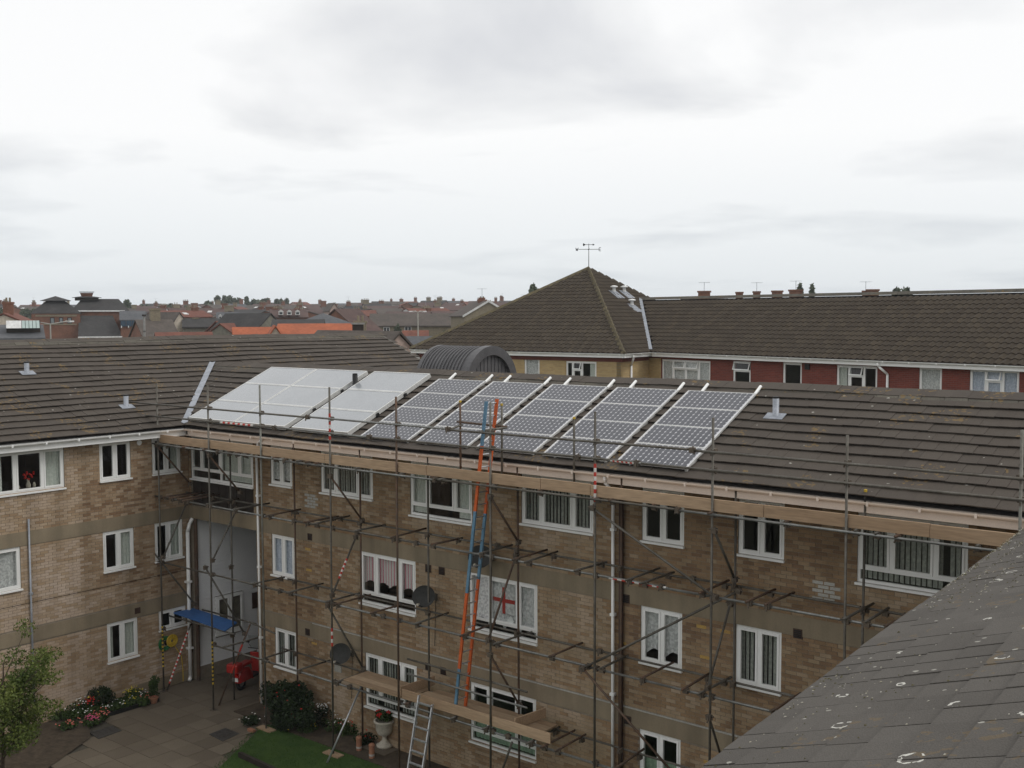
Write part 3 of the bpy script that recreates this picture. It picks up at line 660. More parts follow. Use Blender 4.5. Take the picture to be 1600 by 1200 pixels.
roofL = MB().add([(XE, Y0L, ZE-.03), (XE, Y1L, ZE-.03), (XR, Y1L, ZRL-.03), (XR, Y0L, ZRL-.03), (2*XR-XE, Y0L, ZE), (2*XR-XE, Y1L, ZE)], [(0, 1, 2, 3), (3, 2, 5, 4)]).build('roof', m_under, wing)
tiled(roofL, (XE, Y0L, ZE), (0, 1, 0), upL, Y1L-Y0L, (XE-XR)/C25, lambda c: c[1] < YE+(XE-c[0])+.05 or c[1] > 2*YR-YE-(XE-c[0]) or c[0] < -3.0, m_tile, m_tile1, visible)
ridge_run(roofL, (XR, Y0L, ZRL+.02), (XR, Y1L, ZRL+.02), (C25, 0, -S25), (-C25, 0, -S25))
gutter(wing, (.365, -12.2, 7.615), (.365, -.30, 7.615), (1, 0, 0), m_white)
MB().box((-.02, -12.2, 7.405), (.36, -.3, 7.425)).build('soffit', m_white, wing)
MB().box((XR-5.5, Y1L-.02, ZE-.12), (XR-5.4, Y1L+.02, ZE)).build('verge_end', m_pale, wing)
MB().add([(XE, Y1L+.02, ZE-.1), (XR, Y1L+.02, ZRL-.1), (XR, Y1L+.02, ZRL+.03), (XE, Y1L+.02, ZE+.03), (XE, Y1L-.05, ZE-.1), (XR, Y1L-.05, ZRL-.1), (XR, Y1L-.05, ZRL+.06), (XE, Y1L-.05, ZE+.06)], [(0, 1, 2, 3), (7, 6, 5, 4), (3, 2, 6, 7)]).build('verge', m_pale, wing)
upl = ((0, 1., 0), upL, None)
zl = lambda x: ZE+(XE-x)*T25
flue(wing, -3.03, -3.3, zl(-3.03), .34, .07, up_=upl); flue(wing, -.82, -1.5, zl(-.82), .36, .07, up_=upl)
MB().add([WLft.P(-1.62+.075*math.cos(t*math.pi/8), .02, 7.28+.075*math.sin(t*math.pi/8)) for t in range(16)]+[WLft.P(-1.62+.075*math.cos(t*math.pi/8), 0, 7.28+.075*math.sin(t*math.pi/8)) for t in range(16)], [tuple(range(16))]+[(i, (i+1) % 16, 16+(i+1) % 16, 16+i) for i in range(16)]).build('round_vent', m_clad, wing)
b = MB(); WLft.box(b, -1.9, -1.72, 0, .02, 2.38, 2.55); b.build('air_vent', m_vent, wing)
pipe_run(wing, [(.05, -4.93, 5.58), (.05, -4.93, 0)], .026, m_lead, [(.05, -4.93, 3.6), (.05, -4.93, 1.5)])
pipe_run(wing, [(.16, -.02, 4.88), (.16, -.12, 4.75), (.12, -.17, 4.5), (.10, -.17, .12), (.16, -.25, .04)], .055, m_white, [(.1, -.17, 3.0), (.1, -.17, 1.0)], name='white_downpipe')

# ================================================================== NEAR WING (its roof fills the lower right)
near = thing('near_wing', 'near roof of weathered grey tiles with lichen rings at lower right', 'building', (27, -10, 0))
XN = 24.69; ZN = 7.64; exN = np.array((-.0525, .9986, 0)); inN = np.array((.9986, .0525, 0)); upN = inN*C25+np.array((0, 0, S25)); RUN = 3.4   # this wing is a little out of square
ON = np.array((XN, -23.4, ZN)); LN = 27.2; rN = ON+inN*RUN+np.array((0, 0, RUN*T25)); dn = np.array((0, 0, .03))
roofN = MB().add([ON-dn, ON+exN*24-dn, rN+exN*LN-dn, rN-dn, rN+inN*RUN-np.array((0, 0, RUN*T25)), rN+exN*LN+inN*RUN-np.array((0, 0, RUN*T25))], [(0, 1, 2, 3), (3, 2, 5, 4)]).build('roof', m_under, near)
tiled(roofN, ON, exN, upN, LN, RUN/C25, lambda c: c[1] < YE+(c[0]-23.9)+.3, m_tileR, m_tileR1, visible, tw=.319)
ridge_run(roofN, rN+np.array((0, 0, .02)), rN+exN*26+np.array((0, 0, .02)), -inN*C25-np.array((0, 0, S25)), inN*C25-np.array((0, 0, S25)))
gutter(near, ON+inN*.095-np.array((0, 0, .0)), ON+exN*22.8+inN*.095, -inN, m_cream, brk=0)
nnN = np.cross(exN, upN); nnN = nnN if nnN[2] > 0 else -nnN; mo_ = MB(); li_ = MB()
for k in range(2600):   # moss cushions and lichen crusts, thickest along the tile edges near the eave
    u_ = random.uniform(8, 24.2); j = min(9, int(abs(random.gauss(0, 2.6)))); t_ = j*.34+abs(random.gauss(0, .05)) if k % 3 else random.random()**2*2.6
    c = ON+exN*u_+upN*t_+nnN*.066
    if not visible(c): continue
    r_ = random.uniform(.004, .013)*(1.3 if t_ < .25 else 1); tgt = mo_ if k % 2 else li_
    vs_l = [c+nnN*r_*(.45 if k % 2 else .18)]+[c+(exN*math.cos(q)*random.uniform(.6, 1.3)+upN*math.sin(q)*random.uniform(.6, 1.3))*r_-nnN*.004 for q in np.linspace(0, 2*math.pi, 7)[:-1]]
    tgt.add(vs_l, [(0, 1+i, 1+(i+1) % 6) for i in range(6)])
mo_.build('moss', mat('moss', (.10, .085, .035), (.06, .058, .03), 8, 1.), roofN, kind='stuff'); li_.build('lichen_crust', mat('lichen_pale', (.42, .41, .36), (.30, .27, .18), 6, 1.), roofN, kind='stuff')
MB().box((24.95, -23.2, 0), (30.2, -.5, 7.45)).build('wall', m_mortar, near)

# ================================================================== ROOF EQUIPMENT ON THE MAIN BLOCK
NUP = np.array((0, -S25, C25))
def rp(x, s, h=0): return np.array((x, YE, ZE))+up*s+NUP*h+np.array((x*0, 0, 0))
ROW = ['bottom', 'second', 'third', 'top']; COLN = ['leftmost', 'second-from-left', 'middle', 'second-from-right', 'rightmost']
PW, PH, S0, HP = 1.66, .79, .24, .115
cellm = MB(); c_ = .125; ch = .024
for i in range(12):
    for j in range(6):
        x, y = .045+i*.1305, .022+j*.1245; w = .122
        cellm.add([(x+ch, y, 0), (x+w-ch, y, 0), (x+w, y+ch, 0), (x+w, y+w-ch, 0), (x+w-ch, y+w, 0), (x+ch, y+w, 0), (x, y+w-ch, 0), (x, y+ch, 0)], [tuple(range(8))])
def tobj(mb, m, name):
    me = bpy.data.meshes.new(name); me.from_pydata(mb.v, [], mb.f); me.materials.append(m); return me
me_cell = tobj(cellm, m_cell, 'cells')
me_back = tobj(MB().box((.012, .010, -.012), (PW-.012, PH-.010, -.0025)), m_back, 'backsheet')
fb = MB()
for (a, b_) in (((0, 0), (PW, .013)), ((0, PH-.013), (PW, PH)), ((0, .013), (.015, PH-.013)), ((PW-.015, .013), (PW, PH-.013))): fb.box((a[0], a[1], -.034), (b_[0], b_[1], .006))
me_fr = tobj(fb, m_alf, 'frame')
RM = Matrix(((1, 0, 0), (0, C25, -S25), (0, S25, C25))).to_4x4()
for ci in range(5):
    x0 = 7.68+ci*1.918
    for ri in range(4):
        p = rp(x0, S0+ri*.80, HP)
        t = thing('solar_module', 'photovoltaic panel of dark cells, %s row, %s of the five columns' % (ROW[ri], COLN[ci]), 'solar panel', group='photovoltaic panels on the main roof')
        t.matrix_basis = Matrix.Translation(Vector(p)) @ RM
        for nm, me in (('frame', me_fr), ('backsheet', me_back), ('cells', me_cell)):
            o = bpy.data.objects.new(nm, me); col.objects.link(o); o.parent = t
    for k, dx in enumerate((.30, PW-.06)):
        b = MB().tube(rp(x0+dx, .05, .055), rp(x0+dx, 3.86, .055), .028)
        b = MB().obox(rp(x0+dx-.025, S0+.03, .015), (.05, 0, 0), up*(3.40), NUP*.055)
        r_ = tag(b.build('mounting_rail', m_alf), 'aluminium rail under the %s column of photovoltaic panels, its %s rail' % (COLN[ci], ('left', 'right')[k]), 'mounting rail', 'panel mounting rails')
        MB().tube(rp(x0+dx, 3.42, .06), rp(x0+dx, 3.80, .10), .034, n=10).build('rail_end', m_white, r_)
HT = .10
for ci, (x0, w) in enumerate(((.45, 2.14), (2.62, 2.16), (5.08, 2.18))):
    for ri in range(3):
        s0 = .24+ri*1.115; ln = 1.10
        t = thing('solar_collector', 'pale glazed solar thermal collector, %s row, %s of the three columns' % (('bottom', 'middle', 'top')[ri], ('left', 'middle', 'right')[ci]), 'solar collector', rp(x0, s0, .08), 'pale solar thermal collectors')
        b = MB().obox(rp(x0, s0, .08), (w, 0, 0), up*ln, NUP*HT); b.build('casing', m_alf, t)
        b = MB(); fwid = .03
        for (a0, a1, t0, t1) in ((0, w, 0, fwid), (0, w, ln-fwid, ln), (0, fwid, fwid, ln-fwid), (w-fwid, w, fwid, ln-fwid)): b.obox(rp(x0+a0, s0+t0, .08+HT), (a1-a0, 0, 0), up*(t1-t0), NUP*.012)
        b.build('frame', m_alf, t)
        MB().obox(rp(x0+fwid, s0+fwid, .08+HT), (w-2*fwid, 0, 0), up*(ln-2*fwid), NUP*.004).build('cover_glass', m_coll, t)
        if ri < 2: MB().obox(rp(x0+w-.02, s0+ln-.04, .05), (.06, 0, 0), up*.09, NUP*.1).build('pipe_coupling', m_black, t)
tag(MB().path([rp(x, .16+.03*math.sin(x*5), .09+.02*math.sin(x*9)) for x in np.linspace(6.0, 8.6, 14)], .012, 6).build('cable', m_black), 'black cable sagging along the eave below the collectors', 'cable')

# vaulted plant-room roof behind the ridge
vt = thing('vaulted_roof_housing', 'dark grey ribbed barrel-vaulted roof housing behind the ridge', 'roof housing', (4.5, 7.4, 0))
m_zinc = mat('grey_sheet_metal', (.115, .112, .115), (.085, .083, .086), 3, .5, metal=.2, spec=.4)
yc, rv, zc = 7.45, 1.22, 8.66; xa, xb = 3.4, 5.42; n = 24
def arch(x, r, k0=0, k1=1): return [(x, yc-r*math.cos(math.pi*i/n), zc+r*math.sin(math.pi*i/n)) for i in range(n+1)]
def arch_shell(x0, x1, r0, r1): 
    vs = arch(x0, r1)+arch(x1, r1)+arch(x0, r0)+arch(x1, r0); k = n+1; fs = []
    for i in range(n): fs += [(i, i+1, k+i+1, k+i), (2*k+i, 3*k+i, 3*k+i+1, 2*k+i+1), (k+i, k+i+1, 3*k+i+1, 3*k+i), (i, 2*k+i, 2*k+i+1, i+1)]
    return MB().add(vs, fs)
arch_shell(xa, xb-.02, rv-.05, rv-.02).build('vault_sheet', m_zinc, vt, smooth=False)
for i in range(13):
    x = xa+.08+i*.145; arch_shell(x, x+.05, rv-.03, rv+.014).build('standing_rib', m_zinc, vt)
arch_shell(xb-.16, xb+.12, rv-.26, rv+.03).build('end_hoop', m_zinc, vt); arch_shell(xa-.1, xa+.05, rv-.1, rv+.03).build('end_hoop', m_zinc, vt)
for i in range(11):
    y = yc-.97+i*.175; hgt = math.sqrt(max(.01, (rv-.24)**2-(y+.07-yc)**2))
    MB().box((xb-.2, y, zc), (xb-.0+.0*(i % 2), y+.145, zc+hgt)).build('end_louvre', m_zinc, vt)
MB().box((xa, yc-rv+.1, 0), (xb-.22, yc+rv-.1, zc+.3)).build('stair_tower_wall', m_mortar, vt)

# ================================================================== FAR BUILDING: hipped pavilion and red wing
def brick_mat(name, u, c1, c2, mo):
    m = bpy.data.materials.new(name); m.use_nodes = True; nt = m.node_tree; p = nt.nodes['Principled BSDF']; p.inputs['Roughness'].default_value = .9
    geo = N(nt, 'ShaderNodeNewGeometry'); d = N(nt, 'ShaderNodeVectorMath', operation='DOT_PRODUCT'); d.inputs[1].default_value = (u[0], u[1], 0); nt.links.new(geo.outputs['Position'], d.inputs[0])
    s = N(nt, 'ShaderNodeSeparateXYZ'); nt.links.new(geo.outputs['Position'], s.inputs[0]); c = N(nt, 'ShaderNodeCombineXYZ'); nt.links.new(d.outputs['Value'], c.inputs[0]); nt.links.new(s.outputs[2], c.inputs[1])
    b = N(nt, 'ShaderNodeTexBrick'); b.inputs['Scale'].default_value = 1; b.inputs['Brick Width'].default_value = .225; b.inputs['Row Height'].default_value = .075; b.inputs['Mortar Size'].default_value = .007
    b.inputs['Color1'].default_value = tuple(c1)+(1,); b.inputs['Color2'].default_value = tuple(c2)+(1,); b.inputs['Mortar'].default_value = tuple(mo)+(1,); nt.links.new(c.outputs[0], b.inputs['Vector'])
    nz_ = N(nt, 'ShaderNodeTexNoise'); nz_.inputs['Scale'].default_value = .8; nt.links.new(geo.outputs['Position'], nz_.inputs['Vector']); mr = N(nt, 'ShaderNodeMapRange'); mr.inputs[3].default_value = .75; mr.inputs[4].default_value = 1.2; nt.links.new(nz_.outputs[0], mr.inputs[0])
    mm = N(nt, 'ShaderNodeMixRGB', blend_type='MULTIPLY'); mm.inputs[0].default_value = 1; nt.links.new(b.outputs[0], mm.inputs[1]); nt.links.new(mr.outputs[0], mm.inputs[2]); nt.links.new(mm.outputs[0], p.inputs['Base Color'])
    bp = N(nt, 'ShaderNodeBump'); bp.inputs['Strength'].default_value = .5; bp.inputs['Distance'].default_value = .008; bp.invert = True; nt.links.new(b.outputs['Fac'], bp.inputs['Height']); nt.links.new(bp.outputs[0], p.inputs['Normal'])
    return m
m_pan = mat('pantile', (.046, .035, .025), (.072, .056, .038), 1.6, .9, bscale=30, mode='att', c3=[(.054, .042, .030)])
m_hip = mat('hip_tile', (.14, .115, .065), (.095, .08, .05), 3, .9)
EZ = 9.0; TP = .65
e0, e1 = np.array((-15.1, 24.68, EZ)), np.array((-1.28, 25.33, EZ)); ed = (e1-e0)/np.linalg.norm(e1-e0); en = np.array((-ed[1], ed[0], 0)); PWD = np.linalg.norm(e1-e0)
RA, RB_, RF = 7.42, PWD-7.42, PWD/2; apex = e0+ed*RA+en*RF+np.array((0, 0, RF*TP))
def pantiles(parent, O, ex, inn, tp, T, s0f, s1f, gauge=.34, roll=.30, name='pantiling'):
    """rolled tiles course by course; O eave corner, ex along, inn inwards (horizontal), T horizontal depth"""
    ex, inn = np.array(ex, float), np.array(inn, float); L = math.hypot(1, tp); upv = (inn+np.array((0, 0, tp)))/L; nn = np.cross(ex, upv); nn = nn if nn[2] > 0 else -nn
    mb = MB(); nc = int(T*L/gauge); st = roll/6
    for j in range(nc):
        t0, t1 = j*gauge, (j+1)*gauge+.03; s0, s1 = s0f(j*gauge/L), s1f(j*gauge/L)
        n = int((s1-s0)/st); off = (s0 % roll)
        if n < 1: continue
        vs = []
        for i in range(n+1):
            s = math.ceil(s0/st)*st+i*st; h = .030*(1+math.sin(s/roll*2*math.pi))
            for (tt, hh) in ((t0, .012), (t0, .042+h), (t1, .010+h)): vs.append(O+ex*s+upv*tt+nn*hh)
        k = len(mb.v); fs = []
        for i in range(n): a = 3*i; fs += [(a, a+3, a+4, a+1), (a+1, a+4, a+5, a+2)]
        mb.add(vs, fs, .5)
        for i in range(n):
            rr = rng_tile(int((math.ceil(s0/st)+i)/6), j); mb.r[-2*n+2*i] = rr; mb.r[-2*n+2*i+1] = rr
    return mb.build(name, m_pan, parent, rnd=True, kind='stuff')
def rng_tile(i, j): return ((i*7349+j*9151+i*j*131) % 997)/997
pav = thing('pavilion_building', 'buff brick block with pyramid roof and weather vane beyond the solar roof', 'building', (-8, 32, 0))
bk = [e0, e1, e1+en*PWD, e0+en*PWD]
rf_ = MB().add([q-np.array((0, 0, .02)) for q in bk]+[apex-np.array((0, 0, .02))], [(0, 1, 4), (1, 2, 4), (2, 3, 4), (3, 0, 4)]).build('roof', m_under, pav)
hw = PWD/2
pantiles(rf_, e0, ed, en, TP, hw, lambda t: t*RA/RF, lambda t: PWD-t*RB_/RF)
TQ = RF*TP/RB_; pantiles(rf_, e1, en, -ed, TQ, RB_, lambda t: t*RF/RB_, lambda t: PWD-t*RF/RB_)
for q in bk[:2]+[bk[3]]:
    dq = apex-q; nh = 26
    for i in range(nh):
        a, b2 = q+dq*i/nh, q+dq*(i+.97)/nh; w = np.cross(dq, (0, 0, 1)); w = w/np.linalg.norm(w)*.14
        MB().add([a-w+np.array((0, 0, .0)), a+np.array((0, 0, .15)), a+w, b2-w, b2+np.array((0, 0, .15)), b2+w], [(0, 1, 4, 3), (1, 2, 5, 4), (0, 2, 1), (3, 4, 5)]).build('hip_tile', m_hip, rf_)
wi = .40
m_buff = brick_mat('buff_brick', ed, (.50, .36, .17), (.42, .29, .135), (.40, .33, .21)); m_buff2 = brick_mat('buff_brick_side', en, (.50, .36, .17), (.42, .29, .135), (.40, .33, .21))
c0, c1, c2, c3 = e0+ed*wi+en*wi, e1-ed*wi+en*wi, e1-ed*wi+en*(PWD-wi), e0+ed*wi+en*(PWD-wi)
Wp = Wall(np.array((c0[0], c0[1], 0)), ed, -en)
def onW(W, p):
    r = ray(p); t = np.dot(W.n, W.O-CAM)/np.dot(W.n, r); P = CAM+r*t; return np.dot(P-W.O, W.u), P[2]
PWN = {}
def pw(W, x0, x1, yt, h, **k):
    a0, z = onW(W, (x0, yt)); a1, z2 = onW(W, (x1, yt)); return (a0, a1, z-h, z)
wp = [pw(Wp, 819, 843, 559, 1.45), pw(Wp, 884, 932, 564, 1.35)]
Lp = np.linalg.norm(c1-c0)
b = MB(); zs = sorted({0, EZ-.25}|{z for o in wp for z in o[2:]})
for lo, hi in zip(zs[:-1], zs[1:]):
    for p, q in free(0, Lp, [(o[0], o[1]) for o in wp if o[2] < (lo+hi)/2 < o[3]]): Wp.box(b, p, q, -.25, 0, lo, hi)
b.build('wall', m_buff, pav)
MB().obox((c1[0], c1[1], 0), -ed*.25, en*(PWD-2*wi), (0, 0, EZ-.25)).build('wall', m_buff2, pav)
MB().obox((c3[0], c3[1], 0), ed*Lp, -en*.25, (0, 0, EZ-.25)).build('wall', m_buff, pav); MB().obox((c0[0], c0[1], 0), ed*.25, en*(PWD-2*wi), (0, 0, EZ-.25)).build('wall', m_buff2, pav)
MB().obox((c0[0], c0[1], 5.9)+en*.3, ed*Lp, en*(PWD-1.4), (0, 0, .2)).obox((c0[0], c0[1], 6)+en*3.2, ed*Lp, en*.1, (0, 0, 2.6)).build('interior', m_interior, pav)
window(Wp, pav, *wp[0], [], None, 'net full', b=-.05); window(Wp, pav, *wp[1], [wp[1][0]+.42, wp[1][0]+.93], None, 'right', b=-.05, top_vent=(1,))
m_maroon = mat('maroon_board', (.16, .05, .035), (.13, .04, .03), 4, .6)
b = MB(); Wp.box(b, -.05, Lp+.05, -.1, .02, EZ-.42, EZ-.22); b.build('eave_board', m_maroon, pav)
MB().obox((c1[0], c1[1], EZ-.42)+ed*.02, en*(PWD-2*wi), -ed*.1, (0, 0, .2)).build('eave_board', m_maroon, pav)
MB().obox((e0[0], e0[1], EZ-.2)+en*.06, ed*PWD, en*.4, (0, 0, .02)).build('soffit', m_white, pav)
gutter(pav, e0+en*.06-(0, 0, .0), e1+en*.06, -en, m_white, .2, 1.2); gutter(pav, e1-ed*.06, e1-ed*.06+en*3.0, ed, m_white, .2, 1.2)
px_ = c1+en*.9; pipe_run(pav, [(e1+en*.9)-np.array((0, 0, .1)), (e1+en*.9)-np.array((0, 0, .25)), np.array((px_[0], px_[1], EZ-.6))+ed*.06, np.array((px_[0], px_[1], 0))+ed*.06], .05, m_white)
# roof vents with pale saddles
for (x, y) in ((958, 458), (974, 458), (986, 479)):
    r = ray((x, y)); nf = np.cross(en, (-ed+np.array((0, 0, TQ)))); t = np.dot(nf, e1-CAM)/np.dot(nf, r); P = CAM+r*t; upv = (-ed+np.array((0, 0, TQ)))/math.hypot(1, TQ); nn = np.cross(en, upv); nn = nn if nn[2] > 0 else -nn
    o = MB().lathe(P+nn*.1+np.array((0, 0, .0)), [(.09, 0), (.09, .22), (.20, .24), (.21, .29), (.10, .33), (.001, .34)], 14).build('roof_vent', m_white, pav, smooth=True)
    b = MB()
    for i in range(4): b.obox(P-en*.34+en*(.175*i)-upv*.62+nn*(.070+.012*(i % 2)), en*.17, upv*.78, nn*.012)
    b.build('vent_saddle', m_lead, o)
wv = thing('weather_vane', 'thin weather vane on the peak of the pyramid roof', 'weather vane', apex)
m_iron = mat('wrought_iron', (.02, .02, .02), (.03, .03, .03), 5, .6)
MB().tube(apex-np.array((0, 0, .1)), apex+np.array((0, 0, 1.42)), .022, .014).build('pole', m_iron, wv)
ar = apex+np.array((0, 0, 1.1)); rgt = np.array((B[0, 0], B[1, 0], 0)); fwd = np.array((-rgt[1], rgt[0], 0))
o = MB().tube(ar-rgt*.58, ar+rgt*.58, .014).tube(ar-fwd*.5, ar+fwd*.5, .014).build('direction_arms', m_iron, wv)
def stroke(segs, c, s): 
    b = MB()
    for (a, c2_) in segs: b.tube(c+rgt*a[0]*s+np.array((0, 0, a[1]*s)), c+rgt*c2_[0]*s+np.array((0, 0, c2_[1]*s)), .016, n=6)
    return b
stroke([((0, 0), (0, 1)), ((0, 0), (.6, 0)), ((0, .5), (.5, .5)), ((0, 1), (.6, 1))], ar+rgt*.58-np.array((0, 0, .09)), .18).build('letter', m_iron, o)
stroke([((0, 1), (.2, 0)), ((.2, 0), (.4, .8)), ((.4, .8), (.6, 0)), ((.6, 0), (.8, 1))], ar-rgt*.74-np.array((0, 0, .09)), .18).build('letter', m_iron, o)
at_ = apex+np.array((0, 0, 1.36)); MB().tube(at_-rgt*.24, at_+rgt*.26, .014).add([at_-rgt*.30+np.array((0, 0, .09)), at_-rgt*.18, at_-rgt*.30-np.array((0, 0, .09)), at_-rgt*.34], [(0, 1, 2, 3)]).add([at_+rgt*.34, at_+rgt*.22+np.array((0, 0, .06)), at_+rgt*.22-np.array((0, 0, .06))], [(0, 1, 2)]).build('arrow', m_iron, wv)

rw = thing('red_brick_wing', 'long dark-roofed wing with red brick wall and white windows at right', 'building', (12, 28, 0))
ra = e1+en*2.62; rb = np.array((17.32, 22.85, EZ)); ru = (rb-ra)/np.linalg.norm(rb-ra); rn = np.array((-ru[1], ru[0], 0)); RD = 4.2; RLn = 34.
TPR = TP; sh = -5.4
rr_ = MB().add([ra-np.array((0, 0, .02)), ra+ru*RLn-np.array((0, 0, .02)), ra+ru*RLn+rn*RD+np.array((0, 0, RD*TPR-.02)), ra+ru*sh+rn*RD+np.array((0, 0, RD*TPR-.02)), ra+ru*RLn+rn*2*RD, ra+ru*sh+rn*2*RD], [(0, 1, 2, 3), (3, 2, 4, 5)]).build('roof', m_under, rw)
pantiles(rr_, ra, ru, rn, TPR, RD, lambda t: sh*t/RD, lambda t: RLn)
q0, q1 = ra+ru*sh+rn*RD+np.array((0, 0, RD*TPR)), ra+ru*RLn+rn*RD+np.array((0, 0, RD*TPR)); nr = 80
for i in range(nr):
    a, b2 = q0+(q1-q0)*i/nr, q0+(q1-q0)*(i+.97)/nr
    MB().add([a-rn*.14, a+np.array((0, 0, .14)), a+rn*.14, b2-rn*.14, b2+np.array((0, 0, .14)), b2+rn*.14], [(0, 1, 4, 3), (1, 2, 5, 4), (0, 2, 1), (3, 4, 5)]).build('ridge_tile', m_ridge, rr_)
va_, vb_ = ra, q0
MB().add([va_+np.array((-.1, 0, .16)), va_+np.array((.1, 0, .16)), vb_+np.array((.1, 0, .12)), vb_+np.array((-.1, 0, .12))], [(0, 1, 2, 3)]).build('valley_lead', m_lead, rr_)
m_redb = brick_mat('red_brick', ru, (.20, .045, .030), (.145, .032, .024), (.15, .08, .06))
Wr = Wall(np.array((ra[0], ra[1], 0))+rn*.40, ru, -rn)
wr = {'a': pw(Wr, 1034, 1110, 561, 1.5), 'b': pw(Wr, 1145, 1173, 564, 1.28), 'c': pw(Wr, 1223, 1253, 566, 1.18), 'd': pw(Wr, 1307, 1371, 570, 1.45), 'e': pw(Wr, 1436, 1472, 573, 1.18), 'f': pw(Wr, 1515, 1593, 576, 1.5), 'g': (20.2, 21.0, 7.0, 8.4), 'h': (23, 24.8, 7.0, 8.4)}
b = MB(); zs = sorted({0, EZ-.25}|{z for o in wr.values() for z in o[2:]}); by = MB()
bayend = onW(Wr, (1034, 575))[0]-.05
for lo, hi in zip(zs[:-1], zs[1:]):
    for p, q in free(-.6, RLn, [(o[0], o[1]) for o in wr.values() if o[2] < (lo+hi)/2 < o[3]]): Wr.box(b, p, q, -.25, 0, lo, hi)
b.build('wall', m_redb, rw); Wr.box(by, -.6, bayend, -.02, .015, 0, EZ-.3); by.build('buff_panel', m_buff, rw)
MB().obox(Wr.P(-5, -7.6, 0), ru*(RLn+5), rn*.2, (0, 0, EZ-.1)).obox(Wr.P(0, -2.6, 6), ru*RLn, rn*.1, (0, 0, 2.8)).obox(Wr.P(0, -.3, 5.9), ru*RLn, rn*4, (0, 0, .2)).build('interior', m_interior, rw)
mid = lambda o, f: o[0]+(o[1]-o[0])*f
window(Wr, rw, *wr['a'], [mid(wr['a'], .24), mid(wr['a'], .5), mid(wr['a'], .76)], None, 'net full', b=-.05, top_vent=(1, 2))
window(Wr, rw, *wr['b'], [], None, '', b=-.05, top_vent=(0,)); window(Wr, rw, *wr['c'], [], None, '', b=-.05)
window(Wr, rw, *wr['d'], [mid(wr['d'], .32), mid(wr['d'], .66)], None, 'left', b=-.05, top_vent=(1,)); window(Wr, rw, *wr['e'], [], None, 'net full', b=-.05)
window(Wr, rw, *wr['f'], [mid(wr['f'], .34), mid(wr['f'], .66)], None, 'bluenet full', b=-.05, top_vent=(1,))
a_, z_ = onW(Wr, (1262, 573)); b = MB(); Wr.box(b, a_-.12, a_+.12, 0, .06, z_-.12, z_+.12); b.build('wall_vent', m_black, rw)
gutter(rw, ra+rn*.06, ra+ru*RLn+rn*.06, -rn, m_white, .2, 1.2)
MB().obox(Wr.P(0, .02, EZ-.21), ru*RLn, -rn*.3, (0, 0, .02)).build('soffit', m_white, rw)
a_ = onW(Wr, (1388, 590))[0]; pipe_run(rw, [Wr.P(a_-.25, .4, EZ-.1), Wr.P(a_-.2, .35, EZ-.25), Wr.P(a_, .06, EZ-.55), Wr.P(a_, .06, 0)], .05, m_white)

# ================================================================== SCAFFOLD
sc = thing('scaffold', 'steel tube scaffold with timber toe boards along the brick facade', 'scaffolding', (12, -1.2, 0))
RT = .0245; YO, YI = -1.2, -.35
steels = [m_steel, m_steel, m_steelb, m_rust]
def pole(name, p, q, m=None, r=RT):
    d = np.array(q, float)-np.array(p, float)
    return MB().tube(p, q, r, n=8).build(name, m or random.choice(steels), sc, smooth=True)
def stripes(parent_pole, p, q, f0, f1, ma, mb_, n=12):
    p, q = np.array(p, float), np.array(q, float)
    for k, m in enumerate((ma, mb_)):
        b = MB()
        for i in range(k, n, 2):
            t0, t1 = f0+(f1-f0)*i/n, f0+(f1-f0)*(i+1)/n; b.tube(p+(q-p)*t0, p+(q-p)*t1, RT+.003, n=8)
        b.build('warning_tape', m, parent_pole, kind='stuff')
cme = None
def coupler(c, ax=None):
    global cme
    if cme is None:
        b = MB().box((-.05, -.042, -.05), (.05, .042, .05)).tube((-.085, -.02, .02), (.085, -.02, .02), .016, n=6).tube((0, .07, -.085), (0, .02, .07), .016, n=6); cme = bpy.data.meshes.new('coupler'); cme.from_pydata(b.v, [], b.f); cme.materials.append(m_coup)
    inst('coupler', cme, Matrix.Translation(Vector(c)) @ Matrix.Rotation(random.choice((0, 1.57, 3.14)), 4, 'Z'), sc)
def caps(p): MB().tube(np.array(p)-(0, 0, .01), np.array(p)+(0, 0, .035), .03, n=8).build('end_cap', m_tapey, sc)
XO = [.29, 2.72, 4.97, 7.66, 9.94, 12.78, 15.49, 18.10, 20.62, 23.35]
ZT = [8.98, 9.0, 9.09, 9.14, 9.01, 9.02, 8.96, 8.99, 8.84, 9.1]
for i, (x, zt) in enumerate(zip(XO, ZT)):
    lean = random.uniform(-.05, .05)
    o = pole('standard', (x+lean, YO, .01), (x, YO, zt), [m_steel, m_steel, m_steelg, m_steel, m_rust, m_steel, m_steel, m_steel, m_steel, m_steelg][i])
    MB().box((x+lean-.08, YO-.08, 0), (x+lean+.08, YO+.08, .012)).build('base_plate', m_coup, sc)
    MB().box((x+lean-.28, YO-.12, -.0), (x+lean+.28, YO+.11, -.001+.04)).build('sole_board', m_board, sc) if i in (2, 3, 4, 5) else None
    if i < 2: stripes(o, (x+lean, YO, .01), (x, YO, zt), .08, .22, m_tapey, m_black, 22)
    if i == 6: stripes(o, (x+lean, YO, .01), (x, YO, zt), .80, .885, m_taper, m_tapew, 9)
    if i == 3: stripes(o, (x+lean, YO, .01), (x, YO, zt), .86, .93, m_taper, m_tapew, 7); stripes(o, (x+lean, YO, .01), (x, YO, zt), .30, .35, m_taper, m_tapew, 5)
    for z in (8.37, 8.03, 7.22, 5.68, 3.79, 1.84):
        coupler((x, YO+.045, z))
XI = [2.5, 5.25, 7.79, 10.12, 12.83, 15.56, 18.13, 20.62]
